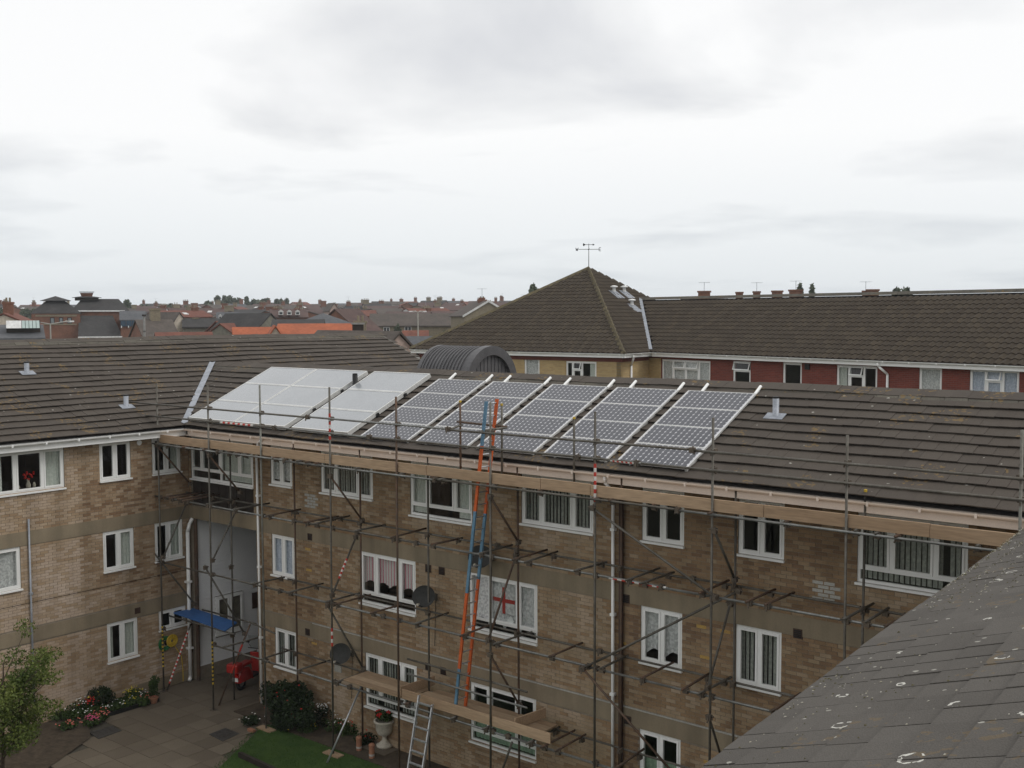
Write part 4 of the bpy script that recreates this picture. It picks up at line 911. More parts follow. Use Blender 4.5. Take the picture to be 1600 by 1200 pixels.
for i, x in enumerate(XI):
    zt = [7.45, 7.5, 7.58, 7.6, 7.55, 7.55, 7.6, 7.78][i]
    pole('standard', (x+random.uniform(-.04, .04), YI, .01), (x, YI, zt), [m_steel, m_rust, m_rust, m_steel, m_rust, m_rust, m_steel, m_steel][i])
    if i == 7: caps((x, YI, zt))
    for z in (7.18, 5.7, 3.83, 1.88): coupler((x, YI-.04, z))
def run(name, z, y, x0, x1, joints, m, tape=()):
    xs = [x0]+[x for x in joints if x0 < x < x1]+[x1]
    for a, b2 in zip(xs[:-1], xs[1:]):
        dz = random.uniform(-.015, .015); o = pole(name, (a-.02, y, z+dz), (b2+.02, y, z+random.uniform(-.012, .012)), random.choice(m))
        coupler((b2, y, z)) if b2 < x1 else None
    for (t0, t1) in tape:
        k = pole('taped_tube', (t0-.05, y-.001, z), (t1+.05, y-.001, z), m_steelb, RT+.001); stripes(k, (t0, y, z), (t1, y, z), 0, 1, m_tapew, m_taper, 13)
mm_ = [m_steel, m_steelb, m_steel]
run('guard_rail', 8.37, YO-.05, -1.45, 24.4, (6.9, 11.6, 17.7), mm_)
run('guard_rail', 8.03, YO-.05, -.75, 24.4, (5.6, 9.1, 15.1, 16.5), mm_, ((3.35, 4.75), (15.9, 16.55)))
run('ledger', 7.22, YO-.05, .1, 24.2, (3.2, 6.0, 11.2, 17.4), [m_steelb, m_steel, m_steelb])
run('ledger', 7.18, YI, .1, 24.2, (4.1, 9.0, 14), [m_steel, m_rust])
run('ledger', 5.68, YO+.05, -.2, 24.2, (6.2, 10.5, 17), [m_steelb, m_steel], ((15.8, 17.1),))
run('ledger', 5.71, YI+.04, .3, 23.6, (7, 12.2, 17.2), [m_steel])
run('ledger', 3.79, YO+.05, .1, 23.6, (5.6, 9.4, 15.3), [m_steelb, m_steel])
run('ledger', 3.84, YI+.04, 4.9, 23, (9, 15), [m_steel])
run('ledger', 1.83, YO+.05, 4.4, 23, (8.2, 13.2), [m_steelb])
run('ledger', 1.90, YI+.04, 4.6, 22, (9, 13.4), [m_steel])
run('guard_rail', 2.91, YO+.05, 10.2, 13.7, (), [m_steel]); run('guard_rail', 2.57, YO+.05, 10.2, 13.7, (), [m_steelb])
# transoms across each lift, ends sticking out towards the wall
for z, x0, x1 in ((5.735, .6, 23), (3.845, 4.6, 22.5), (7.25, .4, 24), (1.89, 4.9, 21.5)):
    x = x0
    while x < x1:
        hi = z < 7; ya, yb = YO-random.uniform(.02, .16), (YI+random.uniform(.12, .30) if hi else YI+.1)
        if z != 1.89 or not 8 < x < 13.6 or random.random() < .4:
            o = pole('transom', (x, ya, z), (x+random.uniform(-.05, .05), yb, z+random.uniform(-.02, .03)), random.choice([m_steel, m_rust, m_steel, m_rust]))
            coupler((x, YO+.03, z-.05)); 
            if random.random() < .5: coupler((x, YI+.03, z-.05))
        x += random.choice((.95, 1.25, 1.45, .35))
# diagonal braces read off the picture; o = outer face, i = inner face
for (p, a), (q, b2), m in [(((245, 696), 'o'), ((297, 756), 'i'), m_rust), (((327, 712), 'o'), ((375, 769), 'i'), m_rust), (((291, 787), 'i'), ((255, 871), 'o'), m_steel), (((370, 795), 'i'), ((332, 876), 'o'), m_steel),
    (((236, 858), 'o'), ((304, 944), 'i'), m_steel), (((321, 887), 'o'), ((382, 990), 'i'), m_steel), (((516, 744), 'o'), ((566, 813), 'i'), m_rust), (((556, 839), 'i'), ((519, 930), 'o'), m_steel), (((512, 946), 'o'), ((568, 1045), 'i'), m_steel),
    (((766, 776), 'o'), ((810, 847), 'i'), m_rust), (((806, 868), 'i'), ((763, 1000), 'o'), m_rust), (((766, 1023), 'o'), ((811, 1101), 'i'), m_rust), (((926, 794), 'o'), ((1118, 934), 'o'), m_steel), (((1154, 923), 'i'), ((909, 1045), 'o'), m_steel),
    (((911, 1045), 'o'), ((1050, 1206), 'o'), m_rust), (((1116, 829), 'o'), ((1148, 905), 'i'), m_steel), (((1141, 943), 'i'), ((1106, 1074), 'o'), m_steel), (((1108, 1121), 'o'), ((1127, 1183), 'i'), m_steel)]:
    f = lambda P, k: onY(P, (YO-.06) if k == 'o' else (YI-.05))
    A, Bp = f(p, a), f(q, b2); o = pole('brace', A, Bp, m); coupler(A); coupler(Bp)
    if p == (556, 839): stripes(o, A, Bp, .38, .72, m_taper, m_tapew, 9)
# rakers down to the ground, short props by the entrance
pole('raker', onY((569, 1062), YI-.05), onZ((511, 1192), .02), m_alu)
pole('raker', onY((800, 1160), YO-.1), onZ((772, 1240), .02), m_steel)
A, Bp = onY((298, 975), YI), onZ((261, 1078), .01); o = pole('prop', A, Bp, m_steel); stripes(o, A, Bp, .1, .9, m_tapew, m_taper, 26)
A, Bp = onY((391, 975), YI), onZ((342, 1102), .01); o = pole('prop', A, Bp, m_rust); stripes(o, A, Bp, .25, .6, m_taper, m_rust, 3)
for (p, q) in (((333, 1008), (420, 1034)), ((390, 972), (430, 990)), ((346, 1012), (404, 996))): pole('rail', onY(p, YO), onY(q, YO if p[0] != 346 else YI), m_steel)
# short uprights and rails of the ladder gate at the top lift
for (p, y, z0) in (((719, 628), -.75, 7.3), ((784, 633), -.72, 7.3), ((809, 800), -.5, 6.4)):
    P = onY(p, y)
    if p[0] < 800: pole('gate_post', (P[0], y, z0), P, m_rust if p[0] < 750 else m_steel); caps(P)
pole('gate_rail', onY((714, 659), -.75), onY((792, 667), -.72), m_rust); pole('gate_rail', onY((700, 672), YO), onY((722, 664), -.75), m_steel); pole('gate_rail', onY((745, 675), YO), onY((792, 668), -.72), m_steel)
P = onY((897, 654), YI-.1); pole('gate_post', (P[0], YI-.1, 7.2), P, m_steel); caps(P)
# top lift: toe boards on edge and deck boards
xs = [.30, 2.5, 5.0, 7.42, 10.85, 14.1, 15.35, 19.1, 22.0, 24.4]
for a, b2 in zip(xs[:-1], xs[1:]):
    dz = random.uniform(-.012, .012); MB().obox((a+.006, YO+.03, 7.27+dz), (b2-a-.012, 0, random.uniform(-.01, .01)), (0, .038, 0), (0, 0, .225)).build('toe_board', m_board, sc, bevel=.004)
xs = [.3, 4.1, 8.0, 11.9, 15.8, 19.7, 23.6]
for a, b2 in zip(xs[:-1], xs[1:]):
    for k in range(3): MB().box((a+.01, YO+.09+k*.232, 7.275), (b2-.01, YO+.09+k*.232+.225, 7.313)).build('deck_board', m_deck, sc)
# low lift platform
def dk(x0, x1, k, z): MB().box((x0, YO+.07+k*.205, z), (x1, YO+.07+k*.205+.198, z+.038)).build('deck_board', m_deck, sc)
for k in range(4): dk(7.95, 10.1, k, 1.93); dk(10.0+.12*k, 13.9, k, 1.972+.0)
MB().box((10.02, YO+.02, 1.96), (14.35, YO+.058, 2.185)).build('toe_board', m_board, sc, bevel=.004)
MB().obox((9.95, YO+.02, 2.01), (.038, 0, 0), (.1, 1.05, 0), (0, 0, .225)).build('toe_board', m_board, sc, bevel=.004)
MB().obox((13.32, YO+.10, 2.02), (.038, 0, 0), (.12, .92, 0), (0, 0, .225)).build('toe_board', m_board, sc, bevel=.004)
# blue sheet on the entrance lift
pz = 2.16
cs = [onZ(p, pz) for p in ((271, 957), (302, 950), (371, 972), (352, 985))]
tag(MB().add(cs+[c-np.array((0, 0, .03)) for c in cs], [(0, 1, 2, 3), (7, 6, 5, 4), (0, 4, 5, 1), (1, 5, 6, 2), (2, 6, 7, 3), (3, 7, 4, 0)]).build('blue_sheet', m_blue), 'bright blue sheet laid over low scaffold tubes by the entrance', 'sheet')
pole('rail', onZ((264, 962), pz-.06), onZ((366, 991), pz-.06), m_steel); pole('rail', onZ((296, 947), pz-.06), onZ((400, 975), pz-.06), m_steel)

# ------------------------------------------------------------------ ladders
ld = thing('extension_ladder', 'tall orange and blue ladder rising through the scaffold', 'ladder', (12.3, -.95, 2))
def ladder_stile(parent, pts, y, tag_):
    for (z0, z1, m) in pts:
        P = lambda z: np.array((lx0+(lx1-lx0)*(z-2.02)/7.0, y, z))
        d = P(z1)-P(z0); MB().obox(P(z0)-(.035, .02, 0), (.07, 0, 0), (0, .04, 0), d).build('stile', m, parent)
lx0, lx1 = onY((719, 1106), -.92)[0], onY((768, 634), -.92)[0]
ladder_stile(ld, [(2.02, 3.0, m_lblue), (3.0, 4.75, m_orange), (4.75, 6.6, m_lblue), (6.6, 8.05, m_orange), (8.05, 9.02, m_lblue)], -1.09, 'n')
ladder_stile(ld, [(2.02, 2.9, m_orange), (2.9, 5.0, m_orange), (5.0, 6.5, m_lblue), (6.5, 9.05, m_orange)], -.74, 'f')
z = 2.25
while z < 9: MB().tube((lx0+(lx1-lx0)*(z-2.02)/7, -1.08, z), (lx0+(lx1-lx0)*(z-2.02)/7, -.75, z), .016).build('rung', m_alu, ld); z += .28
al = thing('aluminium_ladder', 'short silver aluminium ladder leaning on the low platform', 'ladder', (10.6, -2, 0))
def apt(px, y, z): return onY(px, y)
t0, t1 = onY((655, 1086), -1.32), onY((673, 1099), -1.30); 
wdt = .42; topL = onY((655, 1086), -1.34); topR = topL+np.array((wdt, 0, -.12)); botL = np.array((topL[0]+.25, -2.15, .02)); botR = botL+np.array((wdt, 0, 0))
g0 = onZ((590, 1275), .0)
for a, b2 in ((botL, topL), (botR, topR)): MB().obox(a-(.016, .03, 0), (.032, 0, 0), (0, .06, 0), b2-a).build('stile', m_alu, al)
for i in range(9):
    f = (i+.5)/9.2
    if f < .96: p = botL+(topL-botL)*f; MB().obox(p+(.016, -.022, 0), (wdt-.032, 0, 0), (0, .044, .012), (0, -.006, .026)).build('rung', m_alu, al)

# ================================================================== VEGETATION HELPERS
def leaves(n, pts, size, rr=None):
    """n leaf quads scattered round given (centre, radii) blobs"""
    mb = MB(); tot = sum(p[1][0]*p[1][1]*p[1][2] for p in pts)
    for c, rad in pts:
        k = int(n*rad[0]*rad[1]*rad[2]/tot); P = rng.normal(size=(k, 3)); P /= np.linalg.norm(P, axis=1)[:, None]; P *= (rng.random((k, 1))**.38); P = P*np.array(rad)+np.array(c)
        A = rng.normal(size=(k, 3)); A /= np.linalg.norm(A, axis=1)[:, None]; Q = rng.normal(size=(k, 3)); Q = np.cross(A, Q); Q /= np.linalg.norm(Q, axis=1)[:, None]
        sz = size*(.6+.8*rng.random((k, 1))); A = A*sz; Q = Q*sz*.55; base = rng.random()*.5
        for i in range(k): mb.add([P[i]-A[i], P[i]+Q[i], P[i]+A[i], P[i]-Q[i]], [(0, 1, 2, 3)], min(1, max(0, base+.5*rng.random())))
    return mb
def blossoms(parent, m, pts, r=.02, name='blossom'):
    b = MB()
    for p in pts: b.add([np.array(p)+np.array((r*math.cos(t), r*math.sin(t), random.uniform(-.4, .4)*r)) for t in np.linspace(0, 2*math.pi, 6)[:-1]]+[np.array(p)+np.array((0, 0, r*.8))], [(0, 1, 5), (1, 2, 5), (2, 3, 5), (3, 4, 5), (4, 0, 5)])
    return b.build(name, m, parent, kind='stuff')
def shrub(name, label, c, rad, m, n, size, group=None, cat='shrub', flowers=()):
    t = thing(name, label, cat, (c[0], c[1], 0), group); c = np.array(c, float)
    blobs = [(c+np.array((random.gauss(0, .36)*rad[0], random.gauss(0, .34)*rad[1], rad[2]*random.uniform(.3, 1.15))), tuple(r*random.uniform(.26, .5) for r in rad)) for _ in range(15)]
    leaves(n, blobs, size).build('foliage', m, t, rnd=True)
    b = MB()
    for i in range(6): b.tube(c, c+np.array((random.uniform(-.5, .5)*rad[0], random.uniform(-.5, .5)*rad[1], rad[2]*1.2)), .014, .005, n=5)
    b.build('stem', m_bark, t, kind='stuff')
    for m_, k, r in flowers: blossoms(t, m_, [bl[0]+rng.normal(size=3)*np.array(bl[1])*.5+np.array((0, -bl[1][1]*.35, bl[1][2]*.4)) for bl in random.choices(blobs, k=k)], r)
    return t
# ---- courtyard plants
shrub('flowering_bush', 'large dark bush with a few red blooms below the scaffold, beside the lawn', (5.25, -.62, 0), (1.05, .62, .85), m_leaf_d, 9000, .045, flowers=[(FL['red'], 26, .028)])
shrub('rounded_shrub', 'dark rounded shrub in the flower bed against the pale wing', (.42, -3.15, 0), (.5, .55, .48), m_leaf_d, 3200, .035, flowers=[(FL['yellow'], 5, .03)])
def clump(label, px, m_fl, n, h=.22, w=.22, m=m_leaf_m, r=.024, cat='flowers', z=.03):
    P = onZ(px, .05); t = thing('flower_clump', label, cat, P, 'bedding flowers'); P = np.array((P[0], P[1], z))
    leaves(420, [(P+np.array((random.uniform(-.1, .1), random.uniform(-.1, .1), h*.5)), (w, w, h*.55)) for _ in range(3)], .035).build('foliage', m, t, rnd=True)
    blossoms(t, m_fl, [P+np.array((random.gauss(0, w*.6), random.gauss(0, w*.6), h*random.uniform(.75, 1.2))) for _ in range(n)], r)
for (lab, px, fl, n, h, w) in [('white daisies at the back of the flower bed below the wing wall', (118, 1113), 'white', 26, .36, .26), ('white bedding flowers at the left end of the flower bed', (92, 1121), 'white', 12, .25, .22),
    ('bright red flowers in the middle of the flower bed', (138, 1112), 'red', 40, .34, .16), ('pink bedding flowers along the front edge of the flower bed', (143, 1130), 'pink', 40, .18, .22),
    ('salmon-pink flowers near the corner of the bed edge', (158, 1123), 'salmon', 34, .2, .2), ('faded pink flowers at the front left of the flower bed', (108, 1136), 'salmon', 24, .16, .25),
    ('yellow and cream flowers at the right end of the flower bed', (206, 1090), 'yellow', 34, .26, .24), ('low green plants with white specks between shrub and pot', (186, 1104), 'white', 7, .22, .26), ('trailing reddish plants at the right tip of the flower bed', (226, 1098), 'salmon', 8, .2, .2)]:
    clump(lab, px, FL[fl], n, h, w)
for (lab, px, fl, n, h, w) in [('cluster of white daisies below the wall, right of the dark bush', (506, 1133), 'white', 46, .55, .26), ('red and white flowers beside the raker tube on the lawn edge', (545, 1146), 'red', 18, .3, .24),
    ('white and pink flowers in the border between bush and urn', (528, 1142), 'white', 18, .32, .25), ('yellow and white flowers spilling onto the lawn edge', (478, 1140), 'yellow', 8, .16, .3), ('low flowering plants at the left foot of the dark bush', (392, 1130), 'white', 8, .22, .26), ('dark leafy border plants left of the stone urn', (574, 1160), 'red', 6, .26, .26)]:
    clump(lab, px, FL[fl], n, h, w, m_leaf_d if 'dark' in lab else m_leaf_m)
for (x_, y_, k) in ((.45, -2.0, 'right end'), (.6, -2.5, 'right middle'), (.65, -3.0, 'middle'), (.6, -3.5, 'left middle'), (.4, -3.85, 'left end')):
    t = thing('ground_cover_plant', 'low leafy green plants filling the %s of the flower bed' % k, 'plant', (x_, y_, .03), 'low plants filling the bed')
    leaves(1100, [((x_+random.uniform(-.15, .15), y_+random.uniform(-.2, .2), .12), (.24, .30, .11)) for _ in range(3)], .032).build('foliage', m_leaf_m, t, rnd=True)
    blossoms(t, FL[random.choice(('white', 'pink', 'yellow'))], [(x_+random.uniform(-.25, .25), y_+random.uniform(-.3, .3), random.uniform(.18, .26)) for _ in range(9)], .022)
tag(MB().box((.84, -3.95, 0), (.90, -1.75, .10)).box((.05, -1.76, 0), (.84, -1.70, .09)).build('bed_edging', m_black), 'low dark edging round the left flower bed', 'edging')
# young tree at the lower left
P = np.array(onZ((4, 1262), 0.)); dd = math.hypot(*(P-CAM)[:2]); pxz = lambda y: CAM[2]+dd*(ray((4, y))[2]/math.hypot(*ray((4, y))[:2]))
tr = thing('young_tree', 'young yellow-green tree in the lower left corner of the courtyard', 'tree', P); top = pxz(978)
b = MB().tube(P, P+np.array((.05, .1, top*.8)), .05, .015, n=8)
limbs = []
for i in range(34):
    z0 = top*random.uniform(.2, .72); a = random.uniform(0, 6.28); L = random.uniform(.7, 1.6); s0 = P+np.array((.03, .05, z0)); e_ = s0+np.array((math.cos(a)*L*.75, math.sin(a)*L*.75, L*.65)); e_[2] = min(e_[2], top-.15); b.tube(s0, e_, .018, .006, n=5); limbs.append(e_); limbs.append((s0+e_)/2)
b.build('trunk', m_bark, tr)
leaves(15000, [(e_+np.array((0, 0, random.uniform(-.15, .1))), (random.uniform(.22, .42), random.uniform(.22, .42), random.uniform(.14, .26))) for e_ in limbs], .034).build('crown', m_leaf_y, tr, rnd=True)
# ---- pots, urn, bollards, covers
def pot(px, label, leafm_, h=.32, r=.17, z=0):
    P = onZ(px, z); t = thing('plant_pot', label, 'plant pot', P)
    MB().lathe(P, [(.001, 0), (r*.68, 0), (r*.95, h*.82), (r*1.08, h*.82), (r*1.08, h), (r*.92, h), (r*.9, h*.85), (.001, h*.85)], 18).build('pot', m_terra, t, smooth=False)
    leaves(700, [(P+np.array((random.uniform(-.06, .06), random.uniform(-.06, .06), h+.25+.1*k)), (.13, .13, .17)) for k in range(3)], .03).build('plant', leafm_, t, rnd=True)
pot((223, 1077), 'terracotta pot with a bushy green plant against the wing wall', m_leaf_d)
pot((240, 1098), 'small terracotta pot with trailing leaves at the flower bed corner', m_leaf_m, .16, .13)
P = onZ((601, 1166), .05); ur = thing('stone_urn', 'cream stone urn of red geraniums beside the lawn', 'urn', P)
MB().box(P-(.42, .40, .06), P+(.42, .40, 0)).build('base_slab', m_slab, ur)
MB().lathe(P, [(.001, 0), (.20, 0), (.21, .05), (.15, .08), (.07, .16), (.055, .24), (.08, .29), (.17, .33), (.215, .44), (.225, .60), (.27, .64), (.27, .68), (.21, .68), (.19, .6), (.001, .58)], 24).build('urn_body', m_stone, ur, smooth=True)
leaves(500, [(P+np.array((dx, 0, .78)), (.17, .17, .12)) for dx in (-.1, .1)], .045).build('plant', m_leaf_m, ur, rnd=True)
for dx, dy, dz in ((-.16, -.05, .88), (-.1, -.12, .80), (.18, .0, .92), (-.03, -.1, .84)):
    b = MB()
    for k in range(9): b.ball(P+np.array((dx+random.gauss(0, .025), dy+random.gauss(0, .025), dz+random.gauss(0, .02))), .025, n=6, m=4)
    b.build('geranium_head', FL['red'], ur)
for k, px in enumerate(((561, 1174), (581, 1186))):
    P = onZ(px, 0); t = thing('garden_light', 'short terracotta-coloured garden light post on the lawn, %s one' % ('left' if k == 0 else 'right'), 'garden light', P, 'pair of garden light posts')
    MB().lathe(P, [(.07, 0), (.07, .30), (.001, .30)], 14).build('post', m_terra, t, smooth=False); MB().lathe(P+np.array((0, 0, .30)), [(.075, 0), (.078, .06), (.05, .09), (.001, .09)], 14).build('cap', m_terra, t, smooth=False); MB().lathe(P+np.array((0, 0, .09)), [(.0725, 0), (.0725, .05)], 14).build('collar', m_pale, t)
for k, (cs, lab) in enumerate((([(139, 1144), (176, 1133.5), (190, 1141), (154, 1154)], 'dark manhole cover in the paving beside the flower bed'), ([(327, 1147), (352, 1137), (374, 1146), (348, 1158)], 'dark manhole cover in the paving beside the lawn'))):
    q = [onZ(c, .012) for c in cs]; t = thing('manhole_cover', lab, 'manhole cover', q[0], 'manhole covers')
    MB().add(q+[p-np.array((0, 0, .02)) for p in q], [(3, 2, 1, 0), (0, 1, 5, 4), (1, 2, 6, 5), (2, 3, 7, 6), (3, 0, 4, 7)]).build('plate', m_cover, t)
    ce = sum(q)/4
    b = MB()
    for i in range(4):
        for j in range(3): u_, v_ = (i+.7)/5.2, (j+.7)/4.2; p = q[0]*(1-u_)*(1-v_)+q[1]*u_*(1-v_)+q[2]*u_*v_+q[3]*(1-u_)*v_; b.box(p-(.03, .012, .002), p+(.03, .012, .006))
    b.build('tread_pattern', m_cover, t, kind='stuff')
P = onZ((393, 1143), .0); tag(MB().box(P-(.11, .05, 0), P+(.11, .05, .07)).build('loose_brick', m_terra, bevel=.004), 'loose pale brick on the ground in front of the dark bush', 'brick')
A, Bp = onZ((372, 1184), .0), onZ((432, 1212), .0); tag(MB().obox(A, Bp-A, (.05, .08, 0), (0, 0, .14)).build('timber_edging', m_dark), 'dark timber edging board along the lawn at the bottom', 'edging')
# hose reel on the wing wall
P = onX((262, 1004), .06); hr = thing('hose_reel', 'green hose reel with yellow hose hanging on the wing wall', 'hose reel', P)
m_hgreen = mat('green_plastic', (.03, .16, .05), (.02, .12, .04), 6, .5); m_hyel = mat('yellow_hose', (.55, .38, .04), (.48, .32, .03), 8, .55)
b = MB()
for k, r_ in enumerate((.12, .16, .20)): b.torus(P+np.array((.02, -.1, 0)), (0, 1, 0), (0, 0, 1), r_, .022, 20, 6)
b.build('reel', m_hgreen, hr, smooth=True)
b = MB()
for k, r_ in enumerate((.06, .10, .14, .17)): b.torus(P+np.array((.05, .12, .04)), (0, 1, 0), (0, 0, 1), r_, .022, 20, 6)
b.build('hose_coil', m_hyel, hr, smooth=True)
MB().path([P+np.array((.04, .2, -.12)), P+np.array((.05, .42, -.5)), P+np.array((.05, .46, -.9)), P+np.array((.08, .44, -1.25))], .013, 6).build('hose_tail', m_hyel, hr); MB().box(P-(.06, .08, .05), P+(.02, .08, .05)).build('bracket', m_black, hr)
# satellite dishes
def dish(px, y, label, r=.265, nrm=(.30, -.86, .42)):
    P = onY(px, y); nv = np.array(nrm)/np.linalg.norm(nrm); a = np.cross(nv, (0, 0, 1.)); a /= np.linalg.norm(a); u_ = np.cross(a, nv); t = thing('satellite_dish', label, 'satellite dish', P, 'satellite dishes on the facade')
    vs = [P]; fs = []; nn_ = 24
    for k in range(1, 5):
        rr = r*k/4
        for i in range(nn_): an = 2*math.pi*i/nn_; vs.append(P+a*rr*1.12*math.cos(an)+u_*rr*math.sin(an)+nv*(.09*(k/4)**2))
    fs += [(0, 1+i, 1+(i+1) % nn_) for i in range(nn_)]
    for k in range(3): fs += [(1+k*nn_+i, 1+(k+1)*nn_+i, 1+(k+1)*nn_+(i+1) % nn_, 1+k*nn_+(i+1) % nn_) for i in range(nn_)]
    MB().add(vs, fs).build('reflector', mat('dish_grey', (.03, .03, .028), (.04, .04, .037), 10, .7), t, smooth=True)
    f = P+nv*.36-u_*r*.95; MB().tube(P-u_*r*.9+nv*.04, f, .010).build('feed_arm', m_black, t); MB().tube(f, f-nv*.09+u_*.03, .03, .022).build('receiver', m_stone, t)
    w = np.array((P[0]+.05, -.0, P[2]-.05)); MB().path([P-nv*.01, P-nv*.1-np.array((0, 0, .04)), w], .018).box(w-(.06, .03, .08), w+(.06, 0, .08)).build('wall_bracket', m_steel, t)
    MB().path([w, w-np.array((.0, .02, .5)), w-np.array((.03, .02, 1.2))], .006, 5).build('cable', m_black, t)
dish((664, 933), -.32, 'dark satellite dish beside the pink-curtained first-floor window')
dish((534, 1022), -.32, 'dark satellite dish on the ground-floor wall above the dark bush')
dish((752, 871), -.32, 'dark satellite dish on the concrete band behind the ladder')
b = MB(); WM.box(b, 6.35, 6.62, 0, .012, 1.55, 2.05); b.build('render_patch', m_pale, block)
# red motor scooter near the entrance
A, Bp = onZ((370, 1082), 0), onZ((404, 1063), 0); fx = Bp-A; fx[2] = 0; fx /= np.linalg.norm(fx); fy = np.array((-fx[1], fx[0], 0)); fz = np.array((0, 0, 1.)); O = A+fx*.1
mo = thing('motor_scooter', 'red motor scooter parked by the white boarded passage wall', 'scooter', A)
S = lambda x, y, z: O+fx*x+fy*y+fz*z
for nm, x in (('rear', .12), ('front', 1.30)):
    w = MB().torus(S(x, 0, .22), fx, fz, .17, .055, 22, 8).build('wheel', m_black, mo, smooth=True); MB().tube(S(x, -.035, .22), S(x, .035, .22), .11).build('hub', m_alu, w)
prof = [(-.12, .50, .10), (-.05, .62, .13), (.15, .68, .15), (.40, .62, .15), (.55, .48, .13), (.58, .30, .12)]
vs = []; fs = []
for (x, zt, hw_) in prof: vs += [S(x, -hw_, .28), S(x, -hw_*.95, zt-.08), S(x, -hw_*.6, zt), S(x, hw_*.6, zt), S(x, hw_*.95, zt-.08), S(x, hw_, .28)]
for i in range(len(prof)-1):
    for j in range(5): fs.append((6*i+j, 6*i+j+1, 6*i+6+j+1, 6*i+6+j))
fs += [tuple(range(6))[::-1], tuple(range(30, 36))]
MB().add(vs, fs).build('rear_body', m_red, mo, smooth=False, bevel=.02)
MB().obox(S(.0, -.13, .69), fx*.55, fy*.26, fz*.09).build('seat', m_red, mo, bevel=.03); MB().obox(S(-.34, -.19, .62), fx*.32, fy*.38, fz*.27).build('top_box', m_red, mo, bevel=.05)
MB().obox(S(-.15, -.09, .46), fx*.04, fy*.18, fz*.09).build('tail_light', mat('tail_lens', (.6, .02, .015), rough=.25), mo); MB().obox(S(-.16, -.085, .33), fx*.01, fy*.17, fz*.11).build('number_plate', m_white, mo)
MB().obox(S(.55, -.14, .26), fx*.42, fy*.28, fz*.05).build('footboard', m_black, mo); MB().obox(S(.95, -.19, .28), fx*.07+fz*.0, fy*.38, fz*.62-fx*.08).build('leg_shield', m_red, mo, bevel=.03)
MB().tube(S(1.30, .06, .22), S(1.05, .05, .92), .025).tube(S(1.30, -.06, .22), S(1.05, -.05, .92), .025).build('fork', m_red, mo); MB().tube(S(.98, -.32, .98), S(.98, .32, .98), .014).build('handlebar', m_black, mo)
MB().torus(S(1.30, 0, .22), fx, fz, .24, .05, 12, 6, .0, .5).build('mudguard', m_red, mo, smooth=True); MB().obox(S(1.02, -.26, .98), fy*.52, fz*.42-fx*.14, fx*.006).build('windscreen', m_glass, mo); MB().ball(S(1.08, 0, .88), .08).build('headlamp', m_alu, mo, smooth=True)
for s_ in (-1, 1): MB().tube(S(.98, .2*s_, .98), S(.94, .3*s_, 1.16), .007).obox(S(.94, .3*s_-.05, 1.14), fy*.1, fx*.02, fz*.07).build('mirror', m_black, mo)

# ================================================================== THE TOWN BEYOND
RC = dict(red=mat('town_roof_red', (.18, .068, .045), (.125, .05, .036), .8, .9, bscale=3), orange=mat('town_roof_orange', (.38, .11, .05), (.28, .085, .042), .5, .9, bscale=4), brown=mat('town_roof_brown', (0.1049, 0.0863, 0.0739), (0.0784, 0.0666, 0.058), .6, .9, bscale=3),
          dark=mat('town_roof_dark', (0.0535, 0.0504, 0.0491), (0.0391, 0.0373, 0.0366), .6, .9, bscale=3), slate=mat('town_roof_slate', (0.1025, 0.1056, 0.1118), (0.0775, 0.0806, 0.0868), .6, .8, bscale=3), maroon=mat('town_roof_maroon', (0.1116, 0.0713, 0.062), (0.0826, 0.0547, 0.0497), .6, .9, bscale=3), olive=mat('town_roof_olive', (0.1211, 0.1118, 0.087), (0.093, 0.0837, 0.0682), .6, .9, bscale=3))
WC_ = dict(brick=mat('town_brick', (.21, .10, .065), (.15, .075, .052), 1, .9, bscale=6), cream=mat('town_cream', (0.5182, 0.4562, 0.3756), (0.4433, 0.3875, 0.3193), .5, .9, bscale=4), ochre=mat('town_ochre', (0.2421, 0.2049, 0.1429), (0.1891, 0.1612, 0.1147), .6, .9, bscale=6), green=mat('town_olive_render', (0.208, 0.1987, 0.1584), (0.1699, 0.1606, 0.1296), .6, .9, bscale=4),
           white=mat('town_white', (0.6775, 0.6775, 0.6651), (0.5975, 0.5975, 0.5851), .6, .8, bscale=4), pink=mat('town_pink', (0.4468, 0.3414, 0.2918), (0.3931, 0.3001, 0.2567), .6, .9, bscale=4), grey=mat('town_grey_render', (0.2949, 0.2887, 0.2763), (0.2449, 0.2387, 0.2263), .6, .9, bscale=4))
m_tglass = mat('town_window_glass', (.03, .035, .04), (.05, .055, .06), 3, .15, spec=.5)
def sight(px, d):
    r = ray((px, 490)); v = np.array((r[0], r[1], 0)); v /= np.linalg.norm(v); return np.array((CAM[0], CAM[1], 0))+v*d, v
def zat(px, y, d):
    r = ray((px, y)); return CAM[2]+d*r[2]/math.hypot(r[0], r[1])
